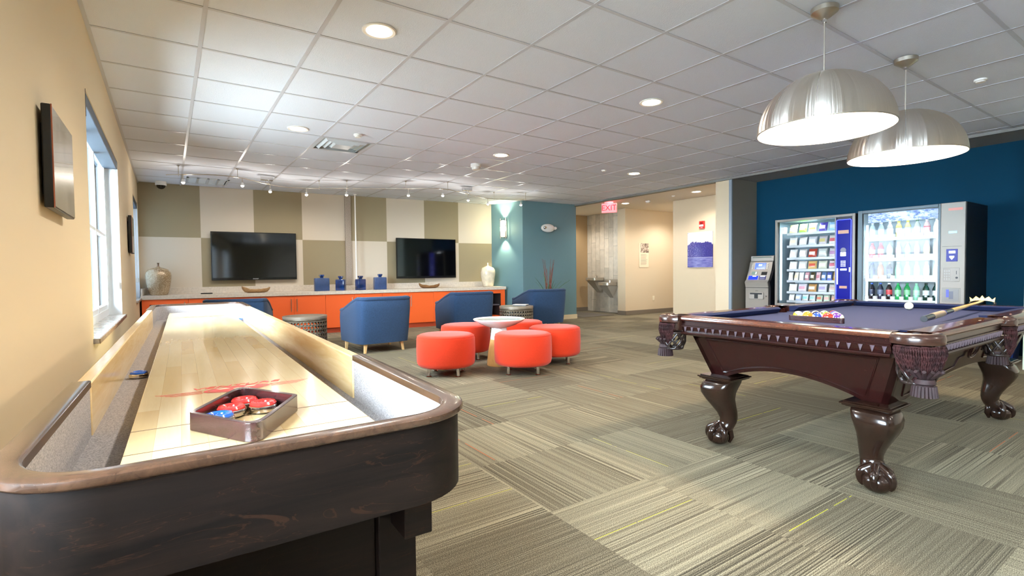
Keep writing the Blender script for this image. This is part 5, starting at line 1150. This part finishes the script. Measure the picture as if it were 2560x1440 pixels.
G().box(-0.035, -0.032, 3.155, 3.235, 1.045, 1.07).obj('card_slot', LITW, bp, smooth=0, bevel=0.003); G().box(-0.035, -0.032, 3.112, 3.128, 1.025, 1.085).obj('indicator', LITW, bp, smooth=0, bevel=0.003)
G().box(-0.035, -0.032, 3.262, 3.279, 0.855, 1.075).obj('indicator', LITW, bp, smooth=0, bevel=0.003); G().box(-0.035, -0.032, 3.15, 3.245, 0.80, 0.835).obj('coin_return', cop, bp, smooth=0, bevel=0.003)
lamp('snack_light', 'AREA', (0.06, 3.75, 1.76), SNK, (0.88, 0.95, 1.0), 0.25, parent=d2)
G().cyl((0.05, 4.085, 0.60), 0.010, 1.1, 12).obj('light_tube', mat('snack_tube', (235, 248, 255), 0.4, emit=(225, 244, 255), es=3.0), d2); G().box(0.03, 0.12, 4.03, 4.09, 1.60, 1.70).obj('lamp_ballast', WHITE, d2, smooth=0, bevel=0.004)
sz = [1.60, 1.415, 1.235, 1.065, 0.90, 0.735, 0.60]
for z in sz:
    G().box(0.05, 0.46, wy0 + 0.01, 4.0, z - 0.01, z).box(0.045, 0.05, wy0 + 0.01, 4.0, z - 0.028, z + 0.006).obj('snack_shelf', mat('snack_shelf', (176, 184, 188), 0.35, 0.4), d2, smooth=0)
def bag_mesh(w, h, th):
    g = G(); rows = []
    for i in range(9):
        v = i / 8; e = math.sin(PI * v) ** 0.6; ww = w / 2 * (0.94 + 0.06 * (1 - e)); tk = th / 2 * e + 0.0012; zz = h * v; row = []
        for j in range(16):
            a = 2 * PI * j / 16; c, s2 = math.cos(a), math.sin(a); row.append((tk * s2 * (1 - 0.12 * abs(c)), ww * math.copysign(abs(c) ** 0.6, c), zz))
        rows.append(row)
    return g.loft(rows)
BAGS = {}
def bag(y, z, w, h, th, c1, c2, label):
    key = (round(w, 3), round(h, 3)); t = thing('snack_bag', label, 'snack', (VX + 0.085, y, z), 0, 'snacks inside the vending machine'); t.rotation_euler = (0, R(14), R(random.uniform(-9, 9)))
    s1 = mat('foil_%d_%d_%d' % c1, c1, 0.3, 0.0, 0.3, bump=0.15, bscale=40); s2 = mat('foil_%d_%d_%d' % c2, c2, 0.3, 0.0, 0.3)
    if key not in BAGS:
        g = bag_mesh(w, h, th); BAGS[key] = g
    g = BAGS[key]; q = G(); q.v = list(g.v); q.f = list(g.f); q.mi = [0] * len(g.f); q.obj('bag_body', s1, t, smooth=60)
    G().loft([[(-th / 2 * 0.98 * math.sin(PI * v) ** 0.6 - 0.0022, w * 0.34 * k, h * v) for k in (-1, -0.5, 0.5, 1)] for v in (0.28, 0.4, 0.52, 0.64)], cap=False, wrap=False).obj('bag_print', s2, t, smooth=60)
WASHED = (232, 232, 228); pal = {  # white of the left columns carries the glass reflection in the bag colour
 0: [((226, 228, 170), (240, 240, 226)), ((120, 206, 60), (170, 226, 110)), ((226, 222, 210), (226, 130, 60)), ((70, 60, 150), (226, 224, 236)), ((150, 196, 226), (226, 236, 244))],
 1: [(WASHED, (240, 226, 200)), (WASHED, (226, 230, 236)), ((206, 212, 216), (232, 232, 228)), ((206, 200, 206), (190, 180, 120)), ((226, 226, 218), (214, 110, 120))],
 2: [(WASHED, (236, 226, 206)), (WASHED, (226, 226, 230)), ((190, 72, 54), (232, 220, 206)), ((206, 212, 206), (226, 230, 226)), ((226, 220, 222), (190, 150, 190))],
 3: [(WASHED, (240, 232, 206)), (WASHED, (236, 232, 220)), ((226, 190, 120), (206, 80, 60)), ((214, 216, 196), (232, 230, 206)), ((232, 226, 226), (214, 120, 140))],
 4: [(WASHED, (240, 226, 196)), ((236, 232, 214), (226, 214, 180)), (WASHED, (232, 226, 210)), ((200, 150, 160), (240, 230, 230)), ((90, 80, 50), (226, 214, 200)), ((226, 196, 200), (190, 120, 130)), ((110, 150, 206), (226, 232, 240)), ((90, 110, 196), (226, 230, 240)), ((226, 160, 60), (240, 210, 150))],
 5: [(WASHED, (240, 236, 226)), ((226, 220, 232), (206, 150, 170)), ((196, 150, 96), (236, 226, 206)), ((220, 222, 226), (170, 160, 206)), ((226, 226, 220), (226, 206, 200))],
 6: [(WASHED, (240, 240, 236)), ((196, 216, 240), (240, 230, 206)), ((226, 232, 232), (120, 190, 190)), ((226, 228, 228), (150, 200, 196)), ((190, 214, 190), (226, 140, 120)), ((196, 216, 196), (236, 180, 170)), ((236, 222, 206), (226, 170, 140))]}
hts = [0.135, 0.13, 0.13, 0.125, 0.125, 0.12, 0.10]; shn = ('top', 'second', 'third', 'fourth', 'fifth', 'sixth', 'lowest'); posn9 = ordn + ('ninth',)
def cname(c):
    r, g_, b = c
    if min(c) > 195: return 'white'
    if r > 180 and g_ > 180: return 'pale yellow'
    if g_ > r and g_ > b: return 'green'
    if b > r and b > 140: return 'blue'
    if r > 200 and g_ > 140: return 'orange'
    if r > 180 and g_ < 100: return 'red'
    if r > 170: return 'tan' if g_ > 140 and b < 130 else 'pinkish'
    return 'dark'
for r_ in range(7):
    n = len(pal[r_]); stp = 0.69 / n
    for k, (c1, c2) in enumerate(pal[r_]):
        y = 4.0 - stp * (k + 0.5)
        bag(y, sz[r_] + 0.001, stp * 0.86, hts[r_], min(0.05, stp * 0.4), c1, c2, '%s snack bag, %s from left on the %s shelf of the snack machine' % (cname(c1), posn9[k], shn[r_]))
# ---- cash machine
AX = 7.93
atm = thing('cash_machine', 'grey free standing cash machine with blue screens beside the snack machine', 'cash machine', (AX, 4.615, 0), R(4))
AT = mat('atm_silver', (166, 158, 148), 0.35, 0.3); ATD = mat('atm_dark_side', (26, 24, 26), 0.5)
prof = [(0.02, 0.0), (0.02, 0.78), (0.0, 0.83), (-0.012, 0.86), (0.01, 0.885), (0.035, 0.90), (0.12, 1.05), (0.17, 1.19), (0.20, 1.215), (0.205, 1.29), (0.24, 1.30), (0.30, 1.28), (0.42, 1.05), (0.46, 0.8), (0.46, 0.0)]
G().prism(prof, -0.185, 0.185, plane='xz').obj('front_body', AT, atm, smooth=25)
for y in (-1, 1):
    a, b = sorted((y * 0.186, y * 0.205)); G().prism([(x + (0.035 if x < 0.25 else 0.02), z) for x, z in prof], a, b, plane='xz').obj('side_shell', ATD, atm, smooth=25)
G().box(-0.006, 0.03, -0.19, 0.19, 0.772, 0.778).obj('seam', ATD, atm, smooth=0)
def slope(u, dy, z, d=0.0):          # point on the sloping fascia at height z
    t_ = [(0.035, 0.90), (0.12, 1.05), (0.17, 1.19)]
    a, b = (t_[0], t_[1]) if z < 1.05 else (t_[1], t_[2]); x = a[0] + (b[0] - a[0]) * (z - a[1]) / (b[1] - a[1]); return (x - d, dy, z + d * 0.4)
def plate(nm, ya, yb, za, zb, m, d=0.004, par=None):
    q = [slope(0, ya, za), slope(0, yb, za), slope(0, yb, zb), slope(0, ya, zb)]; f_ = [slope(0, ya, za, d), slope(0, yb, za, d), slope(0, yb, zb, d), slope(0, ya, zb, d)]
    return G().loft([q, f_]).obj(nm, m, par or atm, smooth=0)
SCR = mat('atm_screen', (20, 70, 210), 0.2, emit=(20, 80, 220), es=0.8); SCL = mat('atm_screen_text', (170, 210, 255), 0.2, emit=(150, 200, 255), es=1.0)
sc_ = plate('screen', -0.085, 0.09, 1.075, 1.175, SCR, 0.004)
plate('screen_emblem', -0.025, 0.03, 1.125, 1.155, SCL, 0.006, sc_); plate('screen_text', -0.06, 0.06, 1.085, 1.092, SCL, 0.006, sc_)
for y in (-0.115, 0.125):
    for k in range(4): plate('function_key', y - 0.012, y + 0.012, 1.08 + 0.024 * k, 1.094 + 0.024 * k, mat('atm_key', (206, 200, 186), 0.4), 0.007)
plate('receipt_slot', 0.03, 0.12, 0.985, 1.035, mat('atm_plate_green', (126, 150, 136), 0.4), 0.004); plate('slot_sticker', 0.035, 0.06, 0.99, 1.03, WHITE, 0.006); plate('card_reader', -0.13, -0.04, 0.98, 1.03, ATD, 0.003)
ky = plate('keypad', 0.0, 0.155, 0.905, 0.965, mat('keypad_blue', (30, 50, 220), 0.2, emit=(30, 50, 240), es=0.9), 0.004); plate('keypad_glow', 0.03, 0.09, 0.952, 0.964, LITW, 0.006, ky)
ky = plate('side_keypad', -0.13, -0.02, 0.905, 0.965, mat('atm_navy', (60, 60, 120), 0.3), 0.004); plate('keypad_glow', -0.115, -0.035, 0.952, 0.964, LITW, 0.006, ky); plate('keys', -0.12, -0.03, 0.91, 0.945, mat('atm_key_dark', (110, 110, 140), 0.4), 0.006, ky)
G().box(0.203, 0.206, -0.15, 0.16, 1.225, 1.28).obj('topper_glass', mat('atm_topper', (120, 128, 118), 0.2), atm, smooth=0)
dp = G().box(0.0, 0.021, -0.115, 0.125, 0.585, 0.70).obj('dispenser', AT, atm, bevel=0.01); G().box(-0.003, 0.001, -0.095, 0.10, 0.665, 0.69).box(-0.003, 0.001, -0.03, 0.03, 0.60, 0.665).obj('dispenser_slot', BLACK, dp, smooth=0)
G().cyl((0.012, -0.155, 0.64), 0.012, 0.01, 14, axis=0).obj('lock', CHROME, atm); text('ATM', 0.022, BLACK, atm, (0.0195, 0.0, 0.722), (PI / 2, 0, -PI / 2), 'machine_lettering')
# recycling bin in the corner
t = thing('waste_bin', 'blue plastic bin in the corner behind the pool table', 'bin', (7.95, 1.66, 0))
G().loft([[(x, y, z) for x, y in rrect(w, d, 0.04, 4)] for w, d, z in ((0.30, 0.22, 0.0), (0.40, 0.30, 0.50), (0.42, 0.32, 0.50), (0.42, 0.32, 0.53), (0.39, 0.29, 0.53), (0.29, 0.21, 0.02))]).obj('bin_body', mat('bin_blue', (26, 56, 130), 0.45), t)
